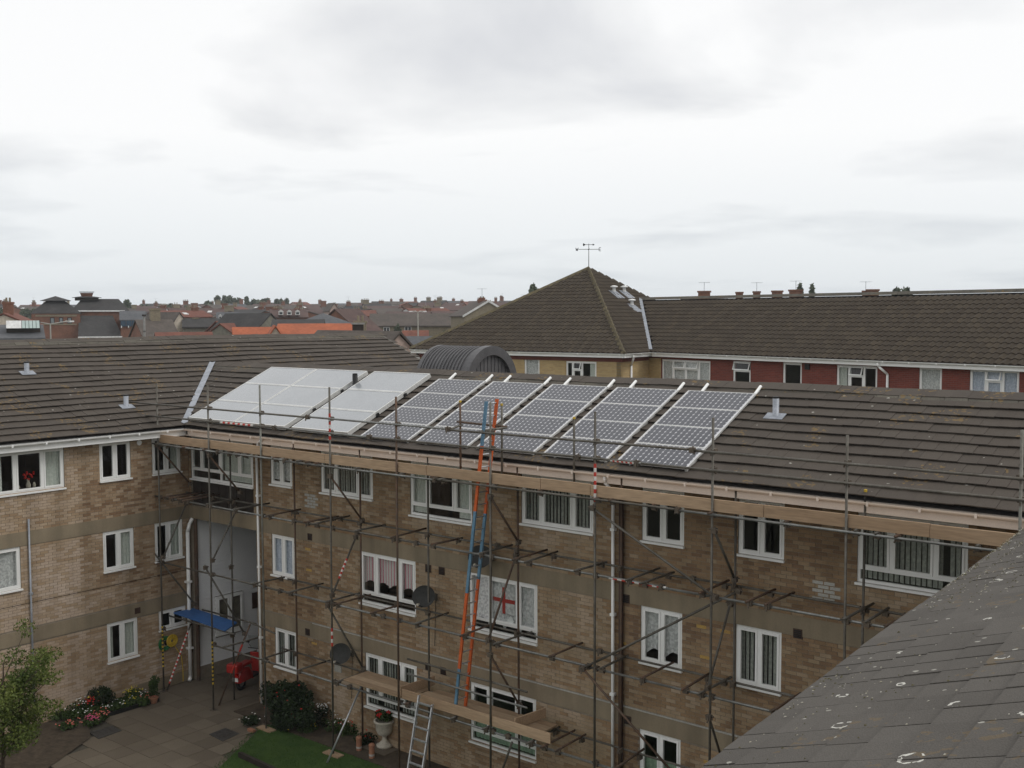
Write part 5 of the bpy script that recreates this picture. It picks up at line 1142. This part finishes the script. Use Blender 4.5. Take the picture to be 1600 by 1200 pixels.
def chimney(parent, P, ztop, zbase, w, m, pots=2, ax=None, aerial=False):
    ax = np.array((1., 0, 0)) if ax is None else ax; ay = np.array((-ax[1], ax[0], 0))
    f = lambda s, z0, z1: MB().obox(np.array((P[0], P[1], z0))-ax*s*w/2-ay*s*w*.35, ax*s*w, ay*s*w*.7, (0, 0, z1-z0))
    hp = .45 if pots else 0
    c = f(1, zbase, ztop-hp-.2).build('chimney', m, parent); f(1.16, ztop-hp-.2, ztop-hp).build('chimney_cap', m, c)
    for i in range(pots): q = np.array((P[0], P[1], ztop-hp))+ax*w*(i-(pots-1)/2)*.34; MB().tube(q, q+np.array((0, 0, hp)), .12, .10, n=8).build('chimney_pot', WC_['ochre'], c)
    if aerial:
        q = np.array((P[0], P[1], ztop-.4)); b = MB().tube(q, q+np.array((0, 0, 1.5)), .03, n=5).tube(q+np.array((0, 0, 1.45))-ax*.7, q+np.array((0, 0, 1.45))+ax*.7, .02, n=5)
        for k in range(5): e_ = q+np.array((0, 0, 1.45))+ax*(-.6+.3*k); b.tube(e_-ay*.25, e_+ay*.25, .015, n=4)
        b.build('aerial', m_lead, c)
def house(name, label, x0, x1, yr, ye, d, kind='across', roof='brown', wall='brick', ch=(), yaw=0, depth=7.5, wins=(), group=None, barge=None, sky=()):
    """a house seen between pixel columns x0..x1, ridge and eave at pixel rows yr, ye, d metres away"""
    xm = (x0+x1)/2; P, v = sight(xm, d); a = R(yaw); v = np.array((v[0]*math.cos(a)-v[1]*math.sin(a), v[0]*math.sin(a)+v[1]*math.cos(a), 0)); r = np.array((v[1], -v[0], 0))
    w = (x1-x0)/F*d/max(.5, math.cos(a)); zg = ground_z(P[0], P[1])-.3; t = thing(name, label, 'house', (P[0], P[1], zg), group)
    zr_, ze_ = zat(xm, yr, d+(depth/2 if kind != 'end' else 0)), zat(xm, ye, d); ze_ = min(ze_, zr_-1.0)
    Z = lambda p, z: np.array((p[0], p[1], z))
    if kind in ('across', 'end'):
        if kind == 'across': ex, ey, lw, ld_, O = r, v, w, depth, P-r*w/2
        else: ex, ey, lw, ld_, O = v, -r, depth, w, P+r*w/2        # ridge runs away from the camera
        b = MB(); b.obox(Z(O, zg), ex*lw, ey*ld_, (0, 0, ze_-zg))
        hr_ = zr_-ze_
        for q in (O, O+ex*lw): b.add([Z(q, ze_), Z(q+ey*ld_, ze_), Z(q+ey*ld_/2, zr_-.06)], [(0, 1, 2)])
        b.build('wall', WC_[wall], t)
        ov = .28; rf = MB(); sl_ = hr_/(ld_/2)
        for sgn, q in ((1, O), (-1, O+ey*ld_)): rf.obox(Z(q-ex*.15-ey*sgn*ov, ze_-ov*sl_), ex*(lw+.3), ey*sgn*(ld_/2+ov)+np.array((0, 0, hr_+ov*sl_)), (0, 0, .14))
        rfo = rf.build('roof', RC[roof], t)
        if barge:
            q = O-ex*.16
            for sgn, q2 in ((1, q), (-1, q+ey*ld_)): MB().obox(Z(q2-ey*sgn*ov, ze_-ov*sl_-.1), -ex*.05, ey*sgn*(ld_/2+ov)+np.array((0, 0, hr_+ov*sl_)), (0, 0, .3)).build('barge_board', WC_[barge], t)
        C_ = lambda px: (P+r*((px-xm)/F*d) if kind == 'across' else P)+v*(depth*.5 if kind == 'across' else depth*.4)
    else:   # hip
        b = MB().obox(Z(P-r*w/2, zg), r*w, v*depth, (0, 0, ze_-zg)); b.build('wall', WC_[wall], t)
        q = [P-r*(w/2+.3)-v*.3, P+r*(w/2+.3)-v*.3, P+r*(w/2+.3)+v*(depth+.3), P-r*(w/2+.3)+v*(depth+.3)]; k = max(0, w-depth)/2
        rfo = MB().add([Z(p, ze_) for p in q]+[Z(P-r*k+v*depth/2, zr_), Z(P+r*k+v*depth/2, zr_)], [(0, 1, 5, 4), (1, 2, 5), (2, 3, 4, 5), (3, 0, 4)]).build('roof', RC[roof], t)
        C_ = lambda px: P+r*((px-xm)/F*d)+v*depth*.5
    for c in ch:
        px, yt, wd = c[:3]; q = C_(px); q = np.array((q[0], q[1], 0)); chimney(t, q, zat(px, yt, np.linalg.norm(q[:2]-CAM[:2])), zr_-1.2, wd, WC_[c[3] if len(c) > 3 else wall], c[4] if len(c) > 4 else 2, r, c[5] if len(c) > 5 else False)
    for (a0, a1, b0, b1) in wins:   # windows on the near face, by pixel
        f = P-v*.04; wl = Wall(Z(f, 0), r, -v); p0, z1 = onW(wl, (a0, b0)); p1, z0 = onW(wl, (a1, b1))
        b = MB(); wl.box(b, p0, p1, -.02, .03, z0, z1); wf = b.build('window', WC_['white'], t)
        n = 2 if p1-p0 > .8 else 1
        for k in range(n):
            b = MB(); wl.box(b, p0+.1+(p1-p0-.1)/n*k, p0+(p1-p0-.1)/n*(k+1), .03, .045, z0+.1, z1-.1); b.build('pane', m_tglass, wf)
    for f in sky:       # rooflights: fractions along the ridge and up the near slope
        if kind == 'across':
            n_ = np.cross(r, v*(depth/2)+np.array((0, 0, zr_-ze_))); n_ = n_/np.linalg.norm(n_); n_ = n_ if n_[2] > 0 else -n_
            q = Z(P-r*w/2+r*w*f[0], ze_)+(v*(depth/2)+np.array((0, 0, zr_-ze_)))*f[1]+n_*.14; MB().obox(q, r*.9, (v*(depth/2)+np.array((0, 0, zr_-ze_)))*.28, n_*.08).build('rooflight', WC_['white'], rfo)
    return t
def dormer_row(t, d, xs, y0, y1, wpx, v_off=-.3):
    for x in xs:
        P, v = sight(x, d); r = np.array((v[1], -v[0], 0)); w = wpx/F*d; z0, z1 = zat(x, y1, d), zat(x, y0, d)
        o = MB().obox(np.array((P[0], P[1], z0))-r*w/2, r*w, v*2.2, (0, 0, z1-z0)).build('dormer', WC_['white'], t)
        q = np.array((P[0], P[1], z1)); MB().add([q-r*w*.62-v*.1, q+r*w*.62-v*.1, q-v*.1+np.array((0, 0, w*.45)), q-r*w*.62+v*2.2, q+r*w*.62+v*2.2, q+v*2.2+np.array((0, 0, w*.45))], [(0, 1, 2), (0, 2, 5, 3), (1, 4, 5, 2)]).build('dormer_roof', WC_['white'], o)
        MB().obox(np.array((P[0], P[1], z0+(z1-z0)*.2))-r*w*.32-v*.03, r*w*.64, v*.02, (0, 0, (z1-z0)*.62)).build('dormer_pane', m_tglass, o)
# --- named houses, left to right
house('gabled_house', 'cream gable-ended house with a tall chimney at the far left', -30, 40, 491, 509, 120, 'end', 'red', 'cream', [(15, 465, .95, 'brick', 2)], -8, 9)
house('workshop_shed', 'long low grey metal-roofed shed at the far left', -60, 55, 510, 528, 98, 'across', 'slate', 'grey', (), 0, 9)
t = thing('glazed_skylight', 'white and glass lean-to skylight on the grey shed roof', 'skylight', sight(31, 99)[0])
P, v = sight(9, 99); r = np.array((v[1], -v[0], 0)); z0, z1 = zat(9, 513, 99), zat(9, 501, 99)
MB().obox(np.array((P[0], P[1], z0)), r*1.15, v*.6+np.array((0, 0, z1-z0)), -v*.08).build('solid_panel', WC_['white'], t)
for k in range(5): MB().obox(np.array((P[0], P[1], z0))+r*(1.19+k*.275), r*.24, v*.6+np.array((0, 0, z1-z0)), -v*.05).build('glass_panel', mat('pale_glass', (.42, .50, .48), (.36, .44, .42), 2, .2), t)
MB().obox(np.array((P[0], P[1], z0-2))+v*.62, r*2.6, v*1.2, (0, 0, 2+(z1-z0)*.98)).build('upstand', m_dark, t)
# brick maltings with louvred kiln roofs
def frustum(parent, P, r, v, w0, w1, z0, z1, m, name='roof', d0=None, d1=None):
    d0 = d0 or w0; d1 = d1 or w1; c = np.array((P[0], P[1], 0)); f = lambda w, dd_, z: [c-r*w/2-v*dd_/2+np.array((0, 0, z)), c+r*w/2-v*dd_/2+np.array((0, 0, z)), c+r*w/2+v*dd_/2+np.array((0, 0, z)), c-r*w/2+v*dd_/2+np.array((0, 0, z))]
    return MB().add(f(w0, d0, z0)+f(max(w1, .02), max(d1, .02), z1), [(3, 2, 1, 0), (4, 5, 6, 7), (0, 1, 5, 4), (1, 2, 6, 5), (2, 3, 7, 6), (3, 0, 4, 7)]).build(name, m, parent)
D0 = 180; s_ = D0/F
P, v = sight(87.5, D0+4); r = np.array((v[1], -v[0], 0)); kz = lambda y: zat(87, y, D0)
ks = thing('kiln_house', 'brick kiln house with dark pyramid roof and raised cap, left of the larger one', 'building', (P[0], P[1], ground_z(P[0], P[1])))
MB().obox(np.array((P[0], P[1], 0))-r*65*s_/2-v*3.6, r*65*s_, v*7, (0, 0, kz(489))).build('wall', WC_['brick'], ks)
frustum(ks, P, r, v, 70*s_, 26*s_, kz(490), kz(470), RC['dark']); frustum(ks, P, r, v, 24*s_, 24*s_, kz(472), kz(468), m_dark, 'louvre'); frustum(ks, P, r, v, 42*s_, .1, kz(469.5), kz(462), RC['dark'], 'cap')
wl = Wall(np.array((P[0], P[1], 0))-v*3.62, r, -v)
for (a0, a1) in ((78, 85.5), (92, 99), (105, 112.5)):
    p0, z1 = onW(wl, (a0, 496)); p1, z0 = onW(wl, (a1, 506)); b = MB(); wl.box(b, p0, p1, -.1, .02, z0, z1); w_ = b.build('window', m_black, ks); b = MB(); wl.box(b, p0+.12, p1-.12, .02, .03, z0+.15, z1-.12); b.build('pane', mat('pale_pane', (.22, .25, .26), (.16, .18, .19), 3, .2), w_)
for (y0_, y1_) in ((492, 494.5), (506, 507.5)):
    p0, z1 = onW(wl, (55, y0_)); p1, z0 = onW(wl, (120, y1_)); b = MB(); wl.box(b, p0, p1, 0, .06, z0, z1); b.build('stone_band', WC_['ochre'], ks)
P2, v2 = sight(152, D0+7); r2 = np.array((v2[1], -v2[0], 0)); s2 = (D0+7)/F; kz2 = lambda y: zat(152, y, D0+3)
km = thing('malt_house', 'larger brick malthouse with hipped roof and ventilator lantern', 'building', (P2[0], P2[1], ground_z(P2[0], P2[1])))
MB().obox(np.array((P2[0], P2[1], 0))-r2*74*s2/2-v2*4, r2*74*s2, v2*8, (0, 0, kz2(486))).build('wall', WC_['brick'], km)
frustum(km, P2+r2*.5, r2, v2, 78*s2, 50*s2, kz2(485.5), kz2(466.5), RC['dark'], d0=8.6, d1=1.2); frustum(km, P2-r2*1.5, r2, v2, 32*s2, 32*s2, kz2(469), kz2(464), m_dark, 'louvre', 3.4, 3.4); frustum(km, P2-r2*1.5, r2, v2, 40*s2, 16*s2, kz2(464.5), kz2(462.5), RC['dark'], 'cap', 4.2, 1.8)
frustum(km, P2-r2*1.5, r2, v2, 14*s2, 18*s2, kz2(463), kz2(457), WC_['brick'], 'lantern', 1.5, 1.9); frustum(km, P2-r2*1.5, r2, v2, 20*s2, 20*s2, kz2(456), kz2(455), m_lead, 'lantern_lid', 2.1, 2.1)
b = MB().obox(np.array((P2[0], P2[1], kz2(487)))-r2*36*s2-v2*4.3, r2*73*s2, v2*.2, (0, 0, .22)); b.build('gutter', WC_['white'], km)
q0_, z0 = sight(121, D0-4)[0], 0; q1_ = sight(190, D0-4)[0]; qa = sight(123, D0+2.8)[0]; qb = sight(176, D0+2.8)[0]
zz1, zz0 = zat(150, 493, D0+2.8), zat(150, 525, D0-4); H3 = lambda p, z: np.array((p[0], p[1], z))
MB().add([H3(q0_, zz0), H3(q1_, zz0), H3(qb, zz1), H3(qa, zz1), H3(q0_, zz0-.3), H3(q1_, zz0-.3), H3(qb, zz0-.3), H3(qa, zz0-.3)], [(0, 1, 2, 3), (0, 4, 5, 1), (1, 5, 6, 2), (3, 7, 4, 0)]).build('lean_to_roof', RC['dark'], km)
MB().obox(H3(q0_, zz0-.32)-v2*.1, (q1_-q0_), v2*.15, (0, 0, .26)).build('lean_to_gutter', WC_['white'], km); MB().obox(H3(q0_, .5)+v2*.6, (q1_-q0_), v2*.3, (0, 0, zz0-.8)).build('lean_to_wall', WC_['brick'], km)
house('brick_annex', 'small slate-roofed brick annex with blue glazed band beside the malthouse', 190, 224, 487, 500, 176, 'across', 'slate', 'brick', (), 0, 7)
P, v = sight(206, 175.8); r = np.array((v[1], -v[0], 0)); t = bpy.data.objects['brick_annex']
for k in range(4): MB().obox(H3(P, zat(206, 510, 175.8))-r*1.65+r*k*.82, r*.76, -v*.06, (0, 0, .95)).build('blue_glazing', mat('blue_glazing', (.03, .055, .085), (.045, .075, .11), 3, .2), t); 
for k in range(4): MB().obox(H3(P, zat(206, 512, 175.8))-r*1.6+r*k*1.0, r*.14, -v*.1, (0, 0, .3)).build('white_block', WC_['white'], t)
t = thing('concrete_post', 'pale concrete post rising behind the roof beside the brick annex', 'post', sight(225, 120)[0]); P = sight(225, 120)[0]; MB().tube(H3(P, 0), H3(P, zat(225, 494, 120)), .15, .12).build('shaft', WC_['grey'], t); MB().tube(H3(P, zat(225, 494, 120)), H3(P, zat(225, 491.5, 120)), .22).build('cap', m_dark, t); MB().tube(H3(P, zat(225, 517, 120)), H3(P, zat(225, 518, 120)), .17).build('clamp', m_dark, t)
house('brown_roofed_house', 'brown-roofed house with a broad chimney stack, right of the concrete post', 228, 278, 501, 530, 130, 'across', 'brown', 'brick', [(255, 482, 1.1, 'ochre', 0)], 12, 9)
house('cream_gabled_house', 'house with a tall narrow cream gable wall amid red roofs', 272, 289, 489, 503, 150, 'end', 'brown', 'cream', (), 26, 9)
house('long_parapet_building', 'dark green-brown flat-topped building behind the red roof', 288, 342, 499, 501.5, 148, 'across', 'dark', 'green', [(306, 496, .7, 'ochre', 0)], 0, 5)
house('red_roofed_house', 'maroon-roofed house with a grey-green gable end, left of centre', 318, 369, 507, 528, 128, 'end', 'red', 'green', (), -20, 14)
house('low_red_house', 'low red-roofed range just above the near roof ridge at left', 250, 330, 521, 531, 104, 'across', 'red', 'cream', (), 4, 6)
t = house('dormered_house', 'slate-roofed white house with two white dormers', 340, 372, 489, 505, 168, 'across', 'slate', 'white', (), 0, 7); dormer_row(t, 166.5, (344, 363), 493, 503, 4.5)
house('red_gabled_house', 'small house with a red roof slope beside the dormered house', 357, 374, 503, 520, 140, 'across', 'red', 'brick', (), 24, 7)
house('olive_roofed_house', 'broad olive-brown roofed house behind the cream gable', 362, 404, 502, 523, 135, 'across', 'olive', 'brick', (), 10, 8)
house('dark_roofed_house', 'dark slate-roofed house with a white rooflight', 396, 450, 491, 522, 128, 'end', 'dark', 'green', [(455, 494, .9, 'ochre', 2)], 32, 10)
house('low_slate_house', 'low black-slated house in front of the brown roofs', 425, 502, 501, 512, 112, 'across', 'dark', 'white', (), -3, 7)
house('orange_left_house', 'deep orange tiled roof to the left of the small cream gable', 368, 436, 513.5, 526, 88, 'across', 'orange', 'cream', (), 2, 6)
house('small_cream_gable', 'small triangular cream gable between the two orange roofs', 417, 443, 511, 526, 84, 'end', 'orange', 'cream', (), 2, 5)
house('orange_roofed_house', 'long bright orange tiled roof above the near ridge, ending at a dark stack', 432, 551, 508, 524, 90, 'across', 'orange', 'brick', [(559, 493, 1.0, 'ochre', 2)], -4, 7)
t = thing('brick_stack', 'wide dark brick stack with a capped top at the end of the orange roof', 'chimney', H3(sight(559, 89)[0], 0)); P, v = sight(559, 89); r = np.array((v[1], -v[0], 0)); MB().obox(H3(P, 0)-r*.45, r*.9, v*.6, (0, 0, zat(559, 507, 89))).build('shaft', m_dark, t); MB().obox(H3(P, zat(559, 507, 89))-r*.55-v*.1, r*1.1, v*.8, (0, 0, .14)).build('capping', WC_['grey'], t)
house('slate_hipped_house', 'grey slate pyramid-roofed building behind the orange roof', 498, 552, 489, 508, 118, 'hip', 'slate', 'grey', (), 30, 5.5)
house('red_end_house', 'tall red-brown roof slope right of the dark stack', 566, 600, 484, 522, 125, 'across', 'maroon', 'brick', (), 38, 10)
house('brown_terrace', 'long brown-roofed ochre terrace with white windows beyond the near ridge', 578, 760, 491, 509, 165, 'across', 'brown', 'ochre', (), 0, 8.5, [(599, 609, 511, 518), (632, 643, 510, 517)])
house('low_red_garage', 'low red-roofed garage with white wall in front of the brown terrace', 630, 668, 518, 528, 120, 'across', 'red', 'white', (), 0, 5)
house('white_walled_shed', 'white-walled flat shed left of the pyramid roof eave', 628, 690, 528, 531, 80, 'across', 'slate', 'white', (), 0, 4)
house('pink_gabled_house', 'buff-pink gable of a house just beyond the left wing roof end', 596, 650, 521, 552, 62, 'end', 'brown', 'pink', (), 38, 8)
house('ochre_gabled_house', 'ochre gable with white barge boards against the skyline', 726, 800, 471, 493, 150, 'end', 'brown', 'ochre', [(770, 463, 1.1, 'brick', 2, True), (785, 465, .7, 'brick', 0)], 14, 9, barge='white')
house('pink_end_house', 'pink end wall among brown skyline roofs', 516, 529, 474, 484, 240, 'end', 'brown', 'pink', (), 10, 8)
t = house('dormered_terrace', 'brown terrace with three white dormers near the centre of the town', 425, 480, 484, 496, 200, 'across', 'maroon', 'brick', [(432, 478, 1.0), (466, 478, 1.0)], 3, 8); dormer_row(t, 198.5, (439, 452, 465), 487, 492, 7)
# --- rows of terraces filling the slope
rid = 0
tones = [('brown', 'brown'), ('maroon', 'red-brown'), ('red', 'red'), ('dark', 'dark'), ('brown', 'brown'), ('maroon', 'red-brown'), ('slate', 'grey')]
for (d, yb, dist) in ((215, 487, 'nearer'), (250, 483.5, 'middle'), (295, 480.5, 'farther'), (345, 478, 'farther'), (400, 476, 'farthest'), (460, 474, 'farthest')):
    px = 195+random.uniform(0, 15) if d < 300 else -20
    while px < 800:
        w = random.choice((5.2, 6.0, 7.5, 9.0))*F/d; lift = -3.5 if px > 560 and d > 280 else (2.0 if px < 300 and d > 280 else 0)
        if not (35 < px < 195 and d < 420):
            yr = yb+random.uniform(-1.6, 1.6)+lift; tone, word = random.choice(tones); kind = random.choice(('across', 'across', 'across', 'end'))
            chs = [(px+w*random.choice((.1, .5, .9)), yr-random.uniform(5.5, 9.5), random.choice((.9, 1.2, 1.7)), random.choice(('brick', 'ochre', 'brick')), random.choice((0, 2, 3)), random.random() < .12)] if random.random() < .75 else []
            wl_ = random.choice(('brick', 'brick', 'ochre', 'white', 'brick', 'pink'))
            house('terraced_house', 'small %s-roofed %s terraced house among the distant town roofs' % (word, {'brick': 'brick', 'ochre': 'ochre', 'white': 'white', 'pink': 'pink'}[wl_]), px, px+w*random.uniform(.93, 1.02), yr, yr+random.uniform(6, 9)*215/d+1.5, d+random.uniform(-6, 6), kind, tone, wl_, chs, random.uniform(-32, 32), 8,
                  [(px+w*.3, px+w*.3+1.0*F/d, yr+11*215/d, yr+11*215/d+1.2*F/d)] if wl_ != 'brick' or d < 260 else (), '%s-roofed %s terraced houses of the town' % (word, wl_), sky=[(random.random()*.7+.1, .3)] if random.random() < .3 and kind == 'across' else ())
        px += w*random.uniform(.98, 1.25)
for k, (x, yt, w_, ae) in enumerate(((1100, 454.5, 1.5, True), (1155, 456, .9, False), (1182, 455, .9, True), (1214, 454, 1.3, False), (1243, 452.5, 1.6, True), (1352, 454, .8, True), (1363, 452, 1.4, False))):
    house('house_behind_ridge', 'chimney-topped house hidden behind the red wing ridge, number %s from the left' % ('one', 'two', 'three', 'four', 'five', 'six', 'seven')[k], x-35, x+35, 468, 490, 135, 'across', 'brown', 'brick', [(x, yt, w_, 'brick', 0, ae)], 0, 8)
# --- street lamps
def lamp(px, y0, d, xl, xr, ya, label):
    P, v = sight(px, d); r = np.array((v[1], -v[0], 0)); t = thing('street_lamp', label, 'street lamp', H3(P, 0)); zt = zat(px, y0, d)
    MB().tube(H3(P, 0), H3(P, zt), .09, .06).build('pole', m_pale, t)
    for xx in (xl, xr):
        if xx is None: continue
        e_ = H3(P, zat(px, ya, d))+r*((xx-px)/F*d); MB().tube(H3(P, zt-.05), e_, .045).build('arm', m_pale, t); MB().obox(e_-r*.35*np.sign(xx-px)-np.array((0, 0, .1)), r*.7*np.sign(xx-px), v*.2, (0, 0, .12)).build('lantern', m_clad, t)
lamp(78, 505.5, 100, 54, 104, 501.5, 'two-armed pale street lamp in front of the kiln house')
lamp(653, 487, 110, 645, 661, 486, 'slender street lamp standing before the brown terrace')
# --- trees on the skyline
def far_tree(px, yt, wpx, d, kind, label, group='trees on the town skyline'):
    P, v = sight(px, d); zg = ground_z(P[0], P[1]); zt = zat(px, yt, d); w = wpx/F*d*1.25; t = thing('poplar_tree' if kind == 'p' else 'broad_tree', label, 'tree', H3(P, zg), group); H = zt-zg
    MB().tube(H3(P, zg), H3(P, zg+H*.6), .35, .15, n=6).build('trunk', m_bark, t)
    if kind == 'p': bl = [(H3(P, zg+H*(.35+.55*k/5))+np.array((random.gauss(0, w*.06), random.gauss(0, w*.06), 0)), (w*.5*(1-.55*abs(k/5-.35)), w*.5, H*.12)) for k in range(6)]
    else: bl = [(H3(P, zg+H*random.uniform(.55, .86))+np.array((random.uniform(-.36, .36)*w, random.uniform(-.36, .36)*w, 0)), (w*random.uniform(.16, .26), w*random.uniform(.16, .26), H*random.uniform(.08, .15))) for k in range(11)]
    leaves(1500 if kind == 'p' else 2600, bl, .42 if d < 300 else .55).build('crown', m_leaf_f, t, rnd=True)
for (px, yt, wp_, d, kind, lab) in [(199, 470, 10, 330, 'p', 'pointed tree just right of the malthouse roof'), (208, 477, 12, 330, 'b', 'low tree beside the pointed tree near the malthouse'), (228, 474, 18, 360, 'b', 'rounded dark tree above the concrete post'), (243, 475, 14, 370, 'b', 'small tree between two rounded skyline trees'), (257, 472.5, 18, 360, 'b', 'rounded tree above the broad chimney stack'),
    (281, 479, 12, 380, 'b', 'brownish low tree above the cream gable'), (292, 478.5, 6, 380, 'p', 'small dark pointed tree right of the cream gable'), (322, 469, 28, 420, 'b', 'broad pale green tree left of the poplars'), (341, 462, 8, 430, 'p', 'leftmost tall poplar of the skyline row'), (350, 463, 7, 430, 'p', 'second poplar of the skyline row'),
    (359, 463, 8, 430, 'p', 'third poplar of the skyline row'), (367, 467, 7, 430, 'p', 'fourth, shorter poplar of the skyline row'), (374, 466, 6, 430, 'p', 'fifth poplar of the skyline row'), (386, 463.5, 6, 430, 'p', 'single slim poplar left of the round tree'), (403, 464, 24, 430, 'b', 'large round tree in the middle of the skyline row'),
    (419, 467, 8, 430, 'p', 'poplar just right of the large round tree'), (432, 468, 6, 430, 'p', 'first of the three small poplars at right'), (440, 467, 5, 430, 'p', 'second of the three small poplars at right'), (447, 467, 6, 430, 'p', 'third of the three small poplars at right'), (3, 476, 18, 300, 'b', 'dark tree at the left edge of the picture'), (40, 477, 14, 330, 'b', 'thin tree between chimney and kiln house'), (56, 480, 10, 330, 'b', 'low dark tree beside the kiln roof'),
    (833, 446, 11, 170, 'p', 'tree tip rising above the left slope of the pyramid roof'), (1250, 445, 9, 200, 'p', 'left tree top above the red wing ridge'), (1267, 447.5, 6, 200, 'p', 'small tree top above the red wing ridge'), (1403, 449, 34, 210, 'b', 'flat-topped dark tree above the ridge at right'), (618, 508, 14, 150, 'b', 'green garden tree between the terrace windows'), (690, 512, 26, 140, 'b', 'green garden tree in front of the terrace at right')]:
    far_tree(px, yt, wp_, d, kind, lab)
# --- things that share a look are told apart by their order across the picture
from collections import defaultdict
def order_labels():
    by = defaultdict(list)
    for o in scn.objects:
        if o.parent is None and 'group' in o.keys() and 'label' in o.keys() and o.name.startswith('terraced_house'): by[o['label']].append(o)
    W_ = ['first', 'second', 'third', 'fourth', 'fifth', 'sixth', 'seventh', 'eighth', 'ninth', 'tenth', 'eleventh', 'twelfth', 'thirteenth', 'fourteenth', 'fifteenth', 'sixteenth', 'seventeenth', 'eighteenth', 'nineteenth', 'twentieth', 'twenty-first', 'twenty-second']
    for lab, os_ in by.items():
        if len(os_) < 2: continue
        os_.sort(key=lambda o: proj(o.location)[0])
        for k, o in enumerate(os_): o['label'] = lab.replace(' among the distant town roofs', ' in the town, %s of its kind from the left' % W_[min(k, 21)])
order_labels()
# ================================================================== AIR
hz_ = MB().box((-520, -260, -1.5), (180, 520, 24)).build('haze', None); tag(hz_, 'thin pale haze over the distant town', 'haze', kind='stuff')
mh = bpy.data.materials.new('haze_volume'); mh.use_nodes = True; mh.node_tree.nodes.clear(); ho = N(mh.node_tree, 'ShaderNodeOutputMaterial'); hv = N(mh.node_tree, 'ShaderNodeVolumePrincipled')
hv.inputs['Color'].default_value = (.86, .90, .95, 1); hv.inputs['Density'].default_value = .0003; mh.node_tree.links.new(hv.outputs[0], ho.inputs['Volume']); hz_.data.materials.append(mh)
